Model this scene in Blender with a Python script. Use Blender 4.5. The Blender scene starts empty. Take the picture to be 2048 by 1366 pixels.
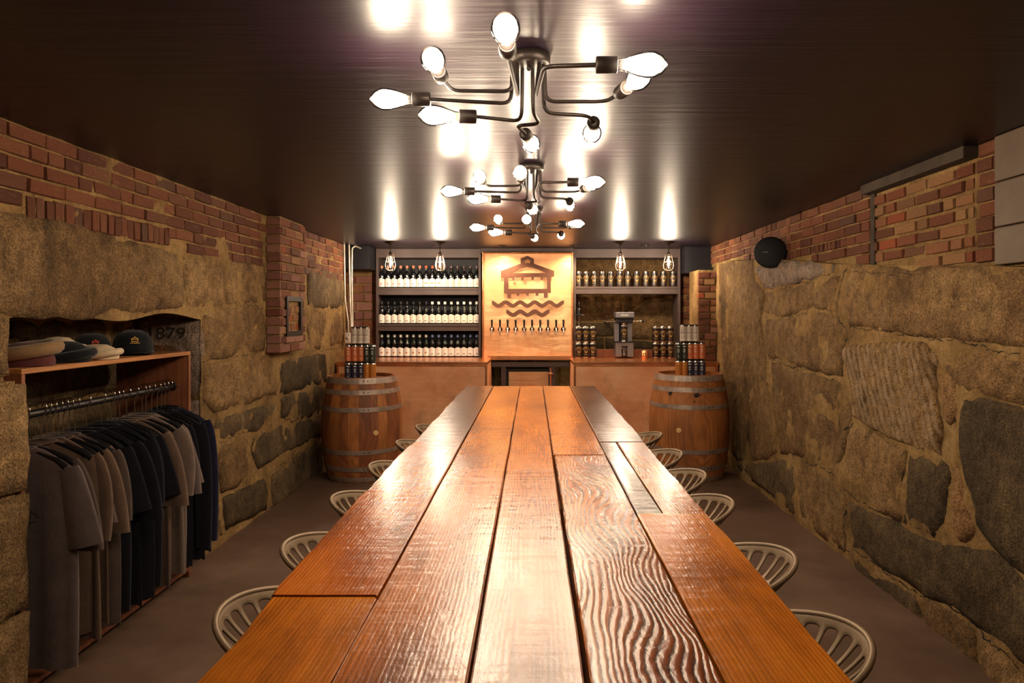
import bpy, bmesh, math, random
from math import pi, sin, cos, radians, sqrt, atan2
from mathutils import Vector, Matrix, noise
from mathutils.geometry import delaunay_2d_cdt

S = bpy.context.scene
COL = S.collection
F = 1365.333; VX, VY, EYE = 1065.0, 630.0, 1.51
CEIL = 2.27

# ------------------------------------------------------------------ camera, world, exposure
cam = bpy.data.cameras.new('camera'); camo = bpy.data.objects.new('camera', cam); COL.objects.link(camo)
camo.location = (0, 0, EYE); camo.rotation_euler = (pi/2, 0, 0)
cam.lens = 24; cam.sensor_width = 36; cam.sensor_fit = 'HORIZONTAL'
cam.shift_x = -(VX-1024)/2048; cam.shift_y = -(683-VY)/2048; cam.clip_start = .02
S.camera = camo
w = bpy.data.worlds.new('world'); S.world = w; w.use_nodes = True
w.node_tree.nodes['Background'].inputs[0].default_value = (.55, .5, .6, 1)
w.node_tree.nodes['Background'].inputs[1].default_value = .06
S.view_settings.view_transform = 'Standard'; S.view_settings.look = 'None'
S.view_settings.gamma = 1; S.view_settings.use_curve_mapping = False
S.view_settings.exposure = 0.12
S.cycles.max_bounces = 7; S.cycles.diffuse_bounces = 4; S.cycles.glossy_bounces = 4
S.cycles.transparent_max_bounces = 12; S.cycles.sample_clamp_indirect = 6
S.cycles.use_denoising = True
BULB_E = 165.0          # chandelier bulbs
PEND_E = 1500.0          # caged bulbs over the counter
SPOT_W = 46.0           # recessed spots over the copper panel
BULB_C = (1.0, .86, .70)

R = random.Random(7)
# ------------------------------------------------------------------ node helpers
def lin(c):
    return tuple(((v/255)/12.92 if v/255 <= .04045 else ((v/255+.055)/1.055)**2.4) for v in c) + (1,)
class NT:
    def __init__(s, name):
        s.m = bpy.data.materials.new(name); s.m.use_nodes = True
        s.t = s.m.node_tree; s.b = s.t.nodes['Principled BSDF']; s.out = s.t.nodes['Material Output']
    def n(s, kind, **kw):
        o = s.t.nodes.new(kind)
        for k, v in kw.items():
            if k.startswith('i_'):
                key = k[2:]
                key = int(key) if key.isdigit() else key.replace('_', ' ')
                s.set(o.inputs[key], v)
            else: setattr(o, k, v)
        return o
    def set(s, inp, v):
        if hasattr(v, 'is_linked') or isinstance(v, bpy.types.NodeSocket): s.t.links.new(v, inp)
        else: inp.default_value = v
    def mapping(s, src, scale=(1,1,1), rot=(0,0,0), loc=(0,0,0)):
        return s.n('ShaderNodeMapping', i_Vector=src, i_Scale=scale, i_Rotation=rot, i_Location=loc).outputs[0]
    def noise(s, vec, scale, detail=4, rough=.55, dist=0):
        return s.n('ShaderNodeTexNoise', i_Vector=vec, i_Scale=scale, i_Detail=detail, i_Roughness=rough, i_Distortion=dist).outputs['Fac']
    def ramp(s, fac, stops, interp='LINEAR'):
        r = s.n('ShaderNodeValToRGB', i_Fac=fac); cr = r.color_ramp; cr.interpolation = interp
        while len(cr.elements) < len(stops): cr.elements.new(.5)
        for e, (p, c) in zip(cr.elements, stops):
            e.position = p; e.color = c if len(c) == 4 else lin(c)
        return r.outputs[0]
    def mix(s, fac, a, b, blend='MIX'):
        m = s.n('ShaderNodeMix', data_type='RGBA', blend_type=blend)
        s.set(m.inputs[0], fac); s.set(m.inputs[6], a); s.set(m.inputs[7], b)
        return m.outputs[2]
    def math(s, op, a, b=0.0, clamp=False):
        m = s.n('ShaderNodeMath', operation=op, use_clamp=clamp); s.set(m.inputs[0], a); s.set(m.inputs[1], b)
        return m.outputs[0]
    def bump(s, h, strength=.5, dist=.01, normal=None):
        b = s.n('ShaderNodeBump', i_Height=h, i_Strength=strength, i_Distance=dist)
        if normal is not None: s.set(b.inputs['Normal'], normal)
        return b.outputs[0]
    def P(s, **kw):
        for k, v in kw.items(): s.set(s.b.inputs[k.replace('_', ' ')], v)
        return s.m
    def obj(s): return s.n('ShaderNodeTexCoord').outputs['Object']
    def rnd(s): return s.n('ShaderNodeObjectInfo').outputs['Random']
def g(v): return (v, v, v, 1)

def plain(name, c, rough=.5, metal=0.0, bump=0, bscale=60, var=.12, **kw):
    t = NT(name); o = t.obj()
    f = t.noise(o, 9, 3)
    base = lin(c); lo = tuple(x*(1-var) for x in base[:3])+(1,); hi = tuple(min(1, x*(1+var)) for x in base[:3])+(1,)
    t.P(Base_Color=t.ramp(f, [(.3, lo), (.7, hi)]), Roughness=rough, Metallic=metal, **kw)
    if bump: t.P(Normal=t.bump(t.noise(o, bscale, 3), bump, .004))
    return t.m

def m_ceiling():
    t = NT('ceiling_paint'); o = t.obj()
    v = t.mapping(o, (1.0, 16, 1)); a = t.noise(v, 1.6, 4, .6); b = t.noise(t.mapping(o, (3, 60, 1)), 2.0, 3)
    c = t.ramp(t.noise(o, .8, 3), [(.3, (18, 7, 18)), (.7, (25, 11, 23))])
    h = t.math('ADD', t.math('MULTIPLY', a, 1.0), t.math('MULTIPLY', b, .25))
    return t.P(Base_Color=c, Roughness=.37, Specular_IOR_Level=.40, Normal=t.bump(h, .22, .008))
def m_stone(name, c1, c2, c3, streak=.5):
    t = NT(name); o = t.obj(); r = t.rnd()
    n1 = t.noise(o, 2.2, 6, .62); n2 = t.noise(o, 14, 5, .7); n3 = t.noise(o, 110, 3, .7)
    col = t.ramp(n1, [(.28, c1), (.5, c2), (.72, c3)])
    col = t.mix(.75, col, t.ramp(n2, [(.28, g(.18)), (.72, g(.90))]), 'OVERLAY')
    col = t.mix(.8, col, t.ramp(n3, [(.32, g(.15)), (.68, g(.95))]), 'OVERLAY')
    # pale lime drips, narrow and vertical
    dr = t.noise(t.mapping(o, (14, 14, 1.6)), 1.0, 4, .7)
    col = t.mix(t.ramp(dr, [(.60, g(0)), (.72, g(streak))]), col, lin((172, 150, 120)))
    dk = t.noise(t.mapping(o, (5, 5, 1.2), loc=(7, 3, 1)), 1.0, 4, .6)
    col = t.mix(t.ramp(dk, [(.56, g(0)), (.74, g(.65))]), col, lin((44, 36, 28)))
    hsv = t.n('ShaderNodeHueSaturation', i_Color=col, i_Value=t.math('ADD', t.math('MULTIPLY', r, .38), .64)).outputs[0]
    h = t.math('ADD', t.math('MULTIPLY', n2, 1.0), t.math('MULTIPLY', n3, .40))
    h = t.math('ADD', h, t.math('MULTIPLY', t.noise(t.mapping(o, (34, 34, 7)), 1.0, 3, .6), .5))
    h = t.math('ADD', h, t.math('MULTIPLY', t.noise(o, 5, 5), .9))
    return t.P(Base_Color=hsv, Roughness=.88, Specular_IOR_Level=.22, Normal=t.bump(h, 1.0, .024))
def m_mortar():
    t = NT('lime_mortar'); o = t.obj()
    n1 = t.noise(o, 3, 6, .6); n2 = t.noise(o, 26, 5, .7); n3 = t.noise(o, 120, 2)
    col = t.ramp(n1, [(.3, (100, 78, 48)), (.5, (142, 112, 70)), (.7, (166, 136, 90))])
    col = t.mix(.5, col, t.ramp(n2, [(.3, g(.2)), (.7, g(.85))]), 'OVERLAY')
    h = t.math('ADD', n2, t.math('MULTIPLY', n3, .3))
    return t.P(Base_Color=col, Roughness=.92, Specular_IOR_Level=.2, Normal=t.bump(h, .9, .02))
def m_brick(name, stops):
    t = NT(name); o = t.obj(); r = t.rnd()
    off = t.n('ShaderNodeVectorMath', operation='ADD', i_0=o).outputs[0]
    cmb = t.n('ShaderNodeCombineXYZ', i_X=t.math('MULTIPLY', r, 37), i_Y=t.math('MULTIPLY', r, 11), i_Z=t.math('MULTIPLY', r, 23)).outputs[0]
    v = t.n('ShaderNodeVectorMath', operation='ADD', i_0=o, i_1=cmb).outputs[0]
    base = t.ramp(r, stops)
    n1 = t.noise(v, 3.0, 5, .65); n2 = t.noise(v, 12, 4, .7)
    col = t.mix(.5, base, t.ramp(n2, [(.25, g(.22)), (.75, g(.82))]), 'OVERLAY')
    col = t.mix(t.ramp(n1, [(.58, g(0)), (.74, g(.55))]), col, lin((150, 116, 74)))
    return t.P(Base_Color=col, Roughness=.85, Specular_IOR_Level=.3, Normal=t.bump(t.math('ADD', n1, n2), .6, .012))
def m_floor():
    t = NT('floor_concrete'); o = t.obj()
    n1 = t.noise(o, .9, 6, .6); n2 = t.noise(o, 9, 5, .6)
    col = t.ramp(n1, [(.3, (82, 62, 48)), (.55, (104, 80, 64)), (.75, (124, 98, 80))])
    col = t.mix(.3, col, t.ramp(n2, [(.3, g(.3)), (.7, g(.7))]), 'OVERLAY')
    return t.P(Base_Color=col, Roughness=t.ramp(n1, [(.3, g(.42)), (.7, g(.6))]), Normal=t.bump(n2, .25, .01))
def m_copper(name, bright=1.0, rough=.3, patina=.35, metal=.7, cols=((240, 172, 122), (222, 142, 96), (176, 104, 68))):
    t = NT(name); o = t.obj()
    n1 = t.noise(o, 2.2, 6, .6, .8); n2 = t.noise(o, 9, 4, .6); n3 = t.noise(t.mapping(o, (1, 1, 5)), 2.5, 4)
    a, b, c = cols
    col = t.ramp(n1, [(.25, c), (.5, b), (.75, a)])
    col = t.mix(t.ramp(t.noise(o, 3.4, 4, .6), [(.52, g(0)), (.72, g(patina))]), col, lin((126, 66, 44)))
    rr = t.ramp(n3, [(.3, g(rough*.7)), (.7, g(min(1, rough*1.35)))])
    return t.P(Base_Color=col, Metallic=metal, Roughness=rr, Normal=t.bump(t.math('ADD', n1, n3), .22, .02))
TABLE_Z = .955
def m_wood(name, seed, dark, mid, light, ring=26, tilt=(.05, .02), contrast=.5, bumpg=.4, rough=.24, low=.5, axis='Y', dist=.07, ys=.09, spec=.45, coat=0.0):
    t = NT(name); o = t.obj(); rr = random.Random(seed)
    loc = (rr.uniform(-3, 3), rr.uniform(-9, 9), rr.uniform(-3, 3))
    rot = {'Y': (0, 0, 0), 'X': (0, 0, pi/2), 'Z': (pi/2, 0, 0)}[axis]
    base = t.mapping(o, rot=rot)
    sv = t.mapping(base, (1, ys, 1), (tilt[0], 0, tilt[1]), loc)
    d = t.n('ShaderNodeTexNoise', i_Vector=t.mapping(base, (3.2, 1.3, 3.2), loc=loc), i_Scale=1.0, i_Detail=2)
    sub = t.n('ShaderNodeVectorMath', operation='SUBTRACT', i_0=d.outputs['Color'], i_1=(.5, .5, .5)).outputs[0]
    sc = t.n('ShaderNodeVectorMath', operation='SCALE', i_0=sub, i_Scale=dist).outputs[0]
    v = t.n('ShaderNodeVectorMath', operation='ADD', i_0=sv, i_1=sc).outputs[0]
    ctr = t.mapping(v, loc=(-loc[0]+rr.uniform(-.05, .05), 0, -loc[2]-TABLE_Z+rr.uniform(.02, .05)))
    wv = t.n('ShaderNodeTexWave', wave_type='RINGS', rings_direction='Y', i_Vector=ctr, i_Scale=ring, i_Distortion=3.0, i_Detail=3, i_Detail_Scale=2.0).outputs['Fac']
    fine = t.noise(t.mapping(base, (90, 2.2, 90), loc=loc), 1.0, 4, .6)
    blot = t.noise(t.mapping(base, (5, 1.8, 5), loc=loc), 1.0, 5, .6)
    knot = t.noise(t.mapping(base, (26, 9, 26), loc=loc), 1.0, 2, .4)
    col = t.ramp(blot, [(.28, dark), (.5, mid), (.72, light)])
    gr = t.ramp(wv, [(0, g(.14)), (.35, g(.46)), (1, g(.66))])
    col = t.mix(t.math('MULTIPLY', t.ramp(t.noise(t.mapping(base, (6, 1.1, 6), loc=loc), 1.0, 2), [(.35, g(.25)), (.65, g(1.3))]), contrast), col, gr, 'OVERLAY')
    col = t.mix(.35, col, t.ramp(fine, [(.3, g(.30)), (.7, g(.74))]), 'OVERLAY')
    col = t.mix(t.ramp(knot, [(.76, g(0)), (.84, g(.55))]), col, lin((70, 34, 14)))
    lowf = t.math('ADD', t.noise(t.mapping(base, (4, 26, 4), loc=loc), 1.0, 3, .5), t.math('MULTIPLY', t.noise(t.mapping(base, (60, 30, 60), loc=loc), 1.0, 3, .6), .5))
    h = t.math('ADD', t.math('MULTIPLY', wv, bumpg), t.math('MULTIPLY', fine, .35))
    nrm = t.bump(lowf, low, .0042)
    nrm = t.bump(h, .5, .0022, nrm)
    return t.P(Base_Color=col, Roughness=rough*1.1, Specular_IOR_Level=spec, Coat_Weight=coat, Coat_Roughness=.2, Normal=nrm)
def m_cloth(name, c):
    t = NT(name); o = t.obj()
    n1 = t.noise(o, 14, 4)
    b = lin(c)
    col = t.ramp(n1, [(.3, tuple(x*.85 for x in b[:3])+(1,)), (.7, tuple(x*1.12 for x in b[:3])+(1,))])
    return t.P(Base_Color=col, Roughness=.95, Specular_IOR_Level=.12, Sheen_Weight=.15, Normal=t.bump(t.noise(o, 9, 4), .35, .02))
def m_emit(name, c, e):
    t = NT(name)
    return t.P(Base_Color=(1, .8, .6, 1), Emission_Color=tuple(c)+(1,), Emission_Strength=e)
def m_shell(name, tint=(1, .93, .82)):
    t = NT(name)
    tr = t.n('ShaderNodeBsdfTransparent', i_Color=tuple(tint)+(1,)).outputs[0]
    gl = t.n('ShaderNodeBsdfGlossy', i_Roughness=.03).outputs[0]
    fr = t.n('ShaderNodeFresnel', i_IOR=1.18).outputs[0]
    mx = t.n('ShaderNodeMixShader'); t.t.links.new(fr, mx.inputs[0]); t.t.links.new(tr, mx.inputs[1]); t.t.links.new(gl, mx.inputs[2])
    t.t.links.new(mx.outputs[0], t.out.inputs[0])
    return t.m

M = {}
M['ceil'] = m_ceiling()
M['granite'] = m_stone('granite_block', (102, 78, 50), (134, 104, 68), (156, 126, 86))
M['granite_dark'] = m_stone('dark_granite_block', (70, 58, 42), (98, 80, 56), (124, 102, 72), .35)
M['granite_grey'] = m_stone('grey_granite_block', (112, 96, 86), (144, 124, 108), (168, 148, 130), .3)
M['mortar'] = m_mortar()
def m_groove():
    m = m_stone('furrowed_granite', (100, 76, 46), (128, 98, 60), (150, 118, 76)); t = NT.__new__(NT); t.m = m; t.t = m.node_tree; t.b = t.t.nodes['Principled BSDF']
    o = t.obj(); old = t.b.inputs['Base Color'].links[0].from_socket
    sep = t.n('ShaderNodeSeparateXYZ', i_0=o)
    c = t.math('SUBTRACT', sep.outputs[1], t.math('MULTIPLY', t.math('SUBTRACT', sep.outputs[2], 1.0), .45))
    c = t.math('ADD', c, t.math('MULTIPLY', t.noise(o, 7, 3), .02))
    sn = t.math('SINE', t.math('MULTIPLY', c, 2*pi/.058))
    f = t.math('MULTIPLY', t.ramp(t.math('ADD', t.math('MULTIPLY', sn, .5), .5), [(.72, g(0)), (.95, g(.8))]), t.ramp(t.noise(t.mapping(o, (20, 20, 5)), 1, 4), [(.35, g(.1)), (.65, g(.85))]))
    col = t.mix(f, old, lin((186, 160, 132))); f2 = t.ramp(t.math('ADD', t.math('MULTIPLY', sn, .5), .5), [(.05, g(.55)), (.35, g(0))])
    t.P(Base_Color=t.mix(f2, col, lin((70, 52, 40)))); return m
M['groove'] = m_groove()
M['plaster'] = m_stone('smooth_render_patch', (150, 112, 74), (168, 128, 86), (182, 142, 98), .2)
M['brick'] = m_brick('old_brick', [(0, (86, 50, 36)), (.35, (108, 64, 44)), (.6, (122, 72, 48)), (.8, (92, 64, 50)), (1, (136, 82, 54))])
M['brick_pale'] = m_brick('weathered_brick', [(0, (122, 68, 46)), (.3, (140, 92, 62)), (.6, (154, 116, 78)), (.8, (96, 58, 44)), (1, (156, 80, 48))])
M['brick_plum'] = m_brick('plum_brick', [(0, (122, 76, 64)), (.5, (158, 112, 96)), (1, (112, 64, 52))])
M['floor'] = m_floor()
M['copper'] = m_copper('copper_sheet', rough=.45, metal=.16, cols=((255, 206, 162), (250, 184, 136), (222, 142, 98)))
M['copper_bright'] = m_copper('bright_copper_sheet', rough=.36, patina=.12, metal=.5, cols=((255, 212, 160), (252, 190, 138), (238, 160, 108)))
M['copper_pipe'] = plain('copper_pipe', (236, 164, 116), .27, .9)
M['black_metal'] = plain('bronze_black_metal', (44, 36, 32), .48, .6)
M['black'] = plain('black_plastic', (16, 15, 17), .4)
M['shelf_paint'] = plain('charcoal_painted_steel', (74, 59, 56), .5, .1)
M['shelf_back'] = plain('dark_backing', (12, 11, 20), .6)
M['chrome'] = plain('chrome', (225, 222, 220), .18, 1.0)
M['steel'] = plain('brushed_steel', (150, 146, 150), .38, .8)
M['hoop'] = plain('galvanised_hoop', (158, 140, 128), .5, .5, .3, 30, .3)
M['cast'] = plain('cast_metal_seat', (134, 112, 88), .5, .35, .15, 50, .15)
M['tin'] = plain('bare_tin', (205, 198, 190), .25, 1.0)
M['bulb'] = m_emit('bulb_glow', BULB_C, BULB_E)
M['pend'] = m_emit('pendant_filament_glow', BULB_C, PEND_E)
M['shell'] = m_shell('bulb_glass')
M['conduit'] = plain('galvanised_conduit', (196, 184, 168), .35, .7)
M['grey_paint'] = plain('grey_painted_boards', (98, 80, 60), .6, 0, .1)
M['concrete'] = plain('shade_toned_cement', (66, 54, 42), .9, 0, .6, 30, .3)  # cement darkened so the shadow on the ceiling lip is in its colour
M['white_plastic'] = plain('white_plastic', (205, 196, 190), .5)
M['black_matte'] = plain('black_matte_fabric', (10, 10, 14), .75)
M['ink'] = plain('black_ink', (22, 16, 16), .8)
M['gold'] = plain('gold_print', (214, 170, 96), .45, .2)
M['white_print'] = plain('white_print', (236, 228, 216), .6)
M['pink'] = plain('pink_print', (232, 150, 170), .6)
M['tan_print'] = plain('tan_print', (186, 136, 84), .6)
M['glass_dark'] = NT('dark_bottle_glass').P(Base_Color=lin((12, 14, 16)), Roughness=.06, Specular_IOR_Level=.7)
M['label'] = plain('cream_paper_label', (236, 226, 216), .7, var=.04)
M['label_w'] = plain('white_paper_label', (240, 238, 238), .7, var=.04)
M['sign'] = plain('brown_rusted_plate', (104, 66, 52), .55, .3, .1)
M['clear'] = m_shell('clear_plastic', (.9, .88, .84))
M['plywood'] = m_wood('rack_plywood', 3, (120, 72, 34), (164, 104, 52), (190, 128, 70), ring=20, contrast=.25, rough=.5, low=.1)
M['plywood_side'] = m_wood('rack_side_board', 5, (96, 52, 30), (128, 74, 46), (150, 92, 58), ring=14, contrast=.3, rough=.55, low=.1, axis='Z')
M['oak'] = m_wood('barrel_oak', 11, (124, 74, 38), (166, 102, 52), (192, 128, 70), ring=22, contrast=.3, rough=.6, low=.2, axis='Z')
M['oak_dark'] = m_wood('stained_barrel_oak', 12, (96, 56, 34), (142, 82, 46), (168, 104, 58), ring=22, contrast=.35, rough=.55, low=.2, axis='Z')

# ------------------------------------------------------------------ object helpers
def setp(o, label=None, cat=None, group=None, kind=None):
    if label: o['label'] = label
    if cat: o['category'] = cat
    if group: o['group'] = group
    if kind: o['kind'] = kind
    return o
def empty(name, loc=(0, 0, 0), rz=0, **kw):
    o = bpy.data.objects.new(name, None); COL.objects.link(o); o.location = loc; o.rotation_euler = (0, 0, rz)
    o.empty_display_size = .05
    return setp(o, **kw)
def link(name, me, parent=None, loc=(0, 0, 0), rot=(0, 0, 0), scale=(1, 1, 1), mat=None, **kw):
    o = bpy.data.objects.new(name, me); COL.objects.link(o)
    o.location = loc; o.rotation_euler = rot; o.scale = scale
    if parent is not None: o.parent = parent
    if mat is not None:
        if not me.materials: me.materials.append(mat)
        if me.materials[0] != mat:
            o.material_slots[0].link = 'OBJECT'; o.material_slots[0].material = mat
    return setp(o, **kw)
class MB:
    def __init__(s): s.v = []; s.f = []; s.sm = []
    def add(s, vs, fs, smooth=False, M4=None):
        b = len(s.v)
        s.v += [tuple(M4 @ Vector(p)) if M4 else tuple(p) for p in vs]
        s.f += [tuple(i+b for i in f) for f in fs]; s.sm += [smooth]*len(fs)
        return s
    def box(s, x0, x1, y0, y1, z0, z1, bev=0, M4=None):
        if bev <= 0:
            vs = [(x, y, z) for x in (x0, x1) for y in (y0, y1) for z in (z0, z1)]
            return s.add(vs, [(0,1,3,2), (4,6,7,5), (0,4,5,1), (2,3,7,6), (0,2,6,4), (1,5,7,3)], M4=M4)
        bm = bmesh.new(); bmesh.ops.create_cube(bm, size=1)
        for v in bm.verts: v.co = Vector(((x0+x1)/2+v.co.x*(x1-x0), (y0+y1)/2+v.co.y*(y1-y0), (z0+z1)/2+v.co.z*(z1-z0)))
        bmesh.ops.bevel(bm, geom=bm.edges[:], offset=bev, segments=2, affect='EDGES', profile=.5)
        bm.verts.index_update()
        s.add([v.co[:] for v in bm.verts], [[v.index for v in f.verts] for f in bm.faces], M4=M4); bm.free()
        return s
    def lathe(s, prof, n=24, M4=None, cap=True, a0=0, a1=2*pi, smooth=True):
        full = abs(a1-a0-2*pi) < 1e-6; m = n if full else n+1
        vs = []
        for i in range(m):
            a = a0+(a1-a0)*i/n
            for r, z in prof: vs.append((r*cos(a), r*sin(a), z))
        k = len(prof); fs = []
        for i in range(n):
            j = (i+1) % m
            for q in range(k-1): fs.append((i*k+q, j*k+q, j*k+q+1, i*k+q+1))
        s.add(vs, fs, smooth, M4)
        if cap and full:
            for q, rev in ((0, True), (k-1, False)):
                if prof[q][0] > 1e-5:
                    ring = [(prof[q][0]*cos(2*pi*i/n), prof[q][0]*sin(2*pi*i/n), prof[q][1]) for i in range(n)]
                    s.add(ring, [tuple(reversed(range(n))) if rev else tuple(range(n))], False, M4)
        return s
    def tube(s, pts, r, seg=8, fillet=0, cap=True, closed=False):
        P = [Vector(p) for p in pts]
        if fillet > 0 and len(P) > 2:
            Q = [P[0]]
            for i in range(1, len(P)-1):
                a = (P[i-1]-P[i]); b = (P[i+1]-P[i]); f = min(fillet, a.length*.45, b.length*.45)
                p0 = P[i]+a.normalized()*f; p2 = P[i]+b.normalized()*f
                for t in (0, .25, .5, .75, 1): Q.append(p0*(1-t)**2+P[i]*2*t*(1-t)+p2*t*t)
            Q.append(P[-1]); P = Q
        rr = r if callable(r) else (lambda t: r)
        vs = []; n = len(P); nrm = None
        for i, p in enumerate(P):
            if closed: t = (P[(i+1) % n]-P[i-1]).normalized()
            else: t = (P[min(i+1, n-1)]-P[max(i-1, 0)]).normalized()
            if nrm is None: nrm = t.orthogonal().normalized()
            nrm = (nrm-t*nrm.dot(t)).normalized(); bn = t.cross(nrm)
            q = rr(i/max(1, n-1))
            for k in range(seg):
                a = 2*pi*k/seg; vs.append(p+(nrm*cos(a)+bn*sin(a))*q)
        fs = []
        for i in range(n if closed else n-1):
            j = (i+1) % n
            for k in range(seg):
                fs.append((i*seg+k, i*seg+(k+1) % seg, j*seg+(k+1) % seg, j*seg+k))
        s.add(vs, fs, True)
        if cap and not closed:
            s.add(vs[:seg], [tuple(reversed(range(seg)))]); s.add(vs[-seg:], [tuple(range(seg))])
        return s
    def me(s, name, mat=None):
        m = bpy.data.meshes.new(name); m.from_pydata(s.v, [], s.f)
        m.polygons.foreach_set('use_smooth', s.sm); m.update()
        if mat: m.materials.append(mat)
        return m
    def ob(s, name, mat, parent=None, loc=(0, 0, 0), rot=(0, 0, 0), **kw):
        return link(name, s.me(name, mat), parent, loc, rot, **kw)
def struct(name, mb, mat): return mb.ob(name, mat, None, kind='structure')
def rotm(axis, a): return Matrix.Rotation(a, 4, axis)
def trm(x, y, z): return Matrix.Translation((x, y, z))
def along(p, d):   # matrix taking +Z to direction d at p
    return Matrix.Translation(p) @ Vector(d).to_track_quat('Z', 'Y').to_matrix().to_4x4()
def px(x, y, Y): return ((x-VX)*Y/F, Y, EYE+(VY-y)*Y/F)
ORD = ['first', 'second', 'third', 'fourth', 'fifth', 'sixth', 'seventh', 'eighth', 'ninth', 'tenth', 'eleventh', 'twelfth', 'thirteenth', 'fourteenth', 'fifteenth', 'sixteenth', 'seventeenth', 'eighteenth', 'nineteenth', 'twentieth', 'twenty-first', 'twenty-second', 'twenty-third', 'twenty-fourth']

def text_geo(body, size):
    cu = bpy.data.curves.new('t', 'FONT'); cu.body = body; cu.size = size; cu.align_x = 'CENTER'; cu.align_y = 'CENTER'; cu.resolution_u = 3
    o = bpy.data.objects.new('t', cu); COL.objects.link(o)
    dg = bpy.context.evaluated_depsgraph_get(); me = bpy.data.meshes.new_from_object(o.evaluated_get(dg))
    v = [(p.co.x, p.co.y) for p in me.vertices]; f = [tuple(q.vertices) for q in me.polygons]
    bpy.data.objects.remove(o); bpy.data.curves.remove(cu); bpy.data.meshes.remove(me)
    return v, f
def shape_geo(loops, extrude=0):
    cu = bpy.data.curves.new('s', 'CURVE'); cu.dimensions = '2D'; cu.fill_mode = 'BOTH'; cu.extrude = extrude
    for L in loops:
        sp = cu.splines.new('POLY'); sp.points.add(len(L)-1); sp.use_cyclic_u = True
        for p, (x, y) in zip(sp.points, L): p.co = (x, y, 0, 1)
    o = bpy.data.objects.new('s', cu); COL.objects.link(o)
    dg = bpy.context.evaluated_depsgraph_get(); me = bpy.data.meshes.new_from_object(o.evaluated_get(dg))
    v = [p.co[:] for p in me.vertices]; f = [tuple(q.vertices) for q in me.polygons]
    bpy.data.objects.remove(o); bpy.data.curves.remove(cu); bpy.data.meshes.remove(me)
    return v, f

# ------------------------------------------------------------------ rough wall helpers
def nz(x, y, z, s=1.0): return noise.noise(Vector((x*s, y*s, z*s)))
class Plane:
    """maps (u, v, d) to the world; d points into the room"""
    def __init__(s, kind, off): s.k = kind; s.o = off
    def w(s, u, v, d):
        if s.k == 'L': return (s.o+d, u, v)
        if s.k == 'R': return (s.o-d, u, v)
        return (u, s.o-d, v)          # 'B': faces the camera
    def px(s, x, y):
        if s.k == 'L': u = s.o*F/(x-VX); return (u, EYE+(VY-y)*u/F)
        if s.k == 'R': u = s.o*F/(x-VX); return (u, EYE+(VY-y)*u/F)
        return ((x-VX)*s.o/F, EYE+(VY-y)*s.o/F)
    def rz(s): return {'L': pi/2, 'R': -pi/2, 'B': 0}[s.k]
    def flip(s): return s.k == 'R'
def panel(mb, pl, u0, u1, vlo, vhi, step=.09, amp=.012, d0=0.0):
    """rough grid; vlo / vhi numbers or functions of u"""
    lo = vlo if callable(vlo) else (lambda u: vlo); hi = vhi if callable(vhi) else (lambda u: vhi)
    nu = max(1, int((u1-u0)/step)); nv = max(1, int((hi(u0)-lo(u0))/step))
    vs = []
    for i in range(nu+1):
        u = u0+(u1-u0)*i/nu; a, b = lo(u), hi(u)
        for j in range(nv+1):
            v = a+(b-a)*j/nv
            vs.append(pl.w(u, v, d0+amp*nz(u, v, pl.o, 5)+amp*.5*nz(u, v, pl.o, 17)))
    fs = [(i*(nv+1)+j, (i+1)*(nv+1)+j, (i+1)*(nv+1)+j+1, i*(nv+1)+j+1) for i in range(nu) for j in range(nv)]
    if pl.k == 'R': fs = [tuple(reversed(f)) for f in fs]
    if pl.k == 'L': pass
    mb.add(vs, fs, True)
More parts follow.
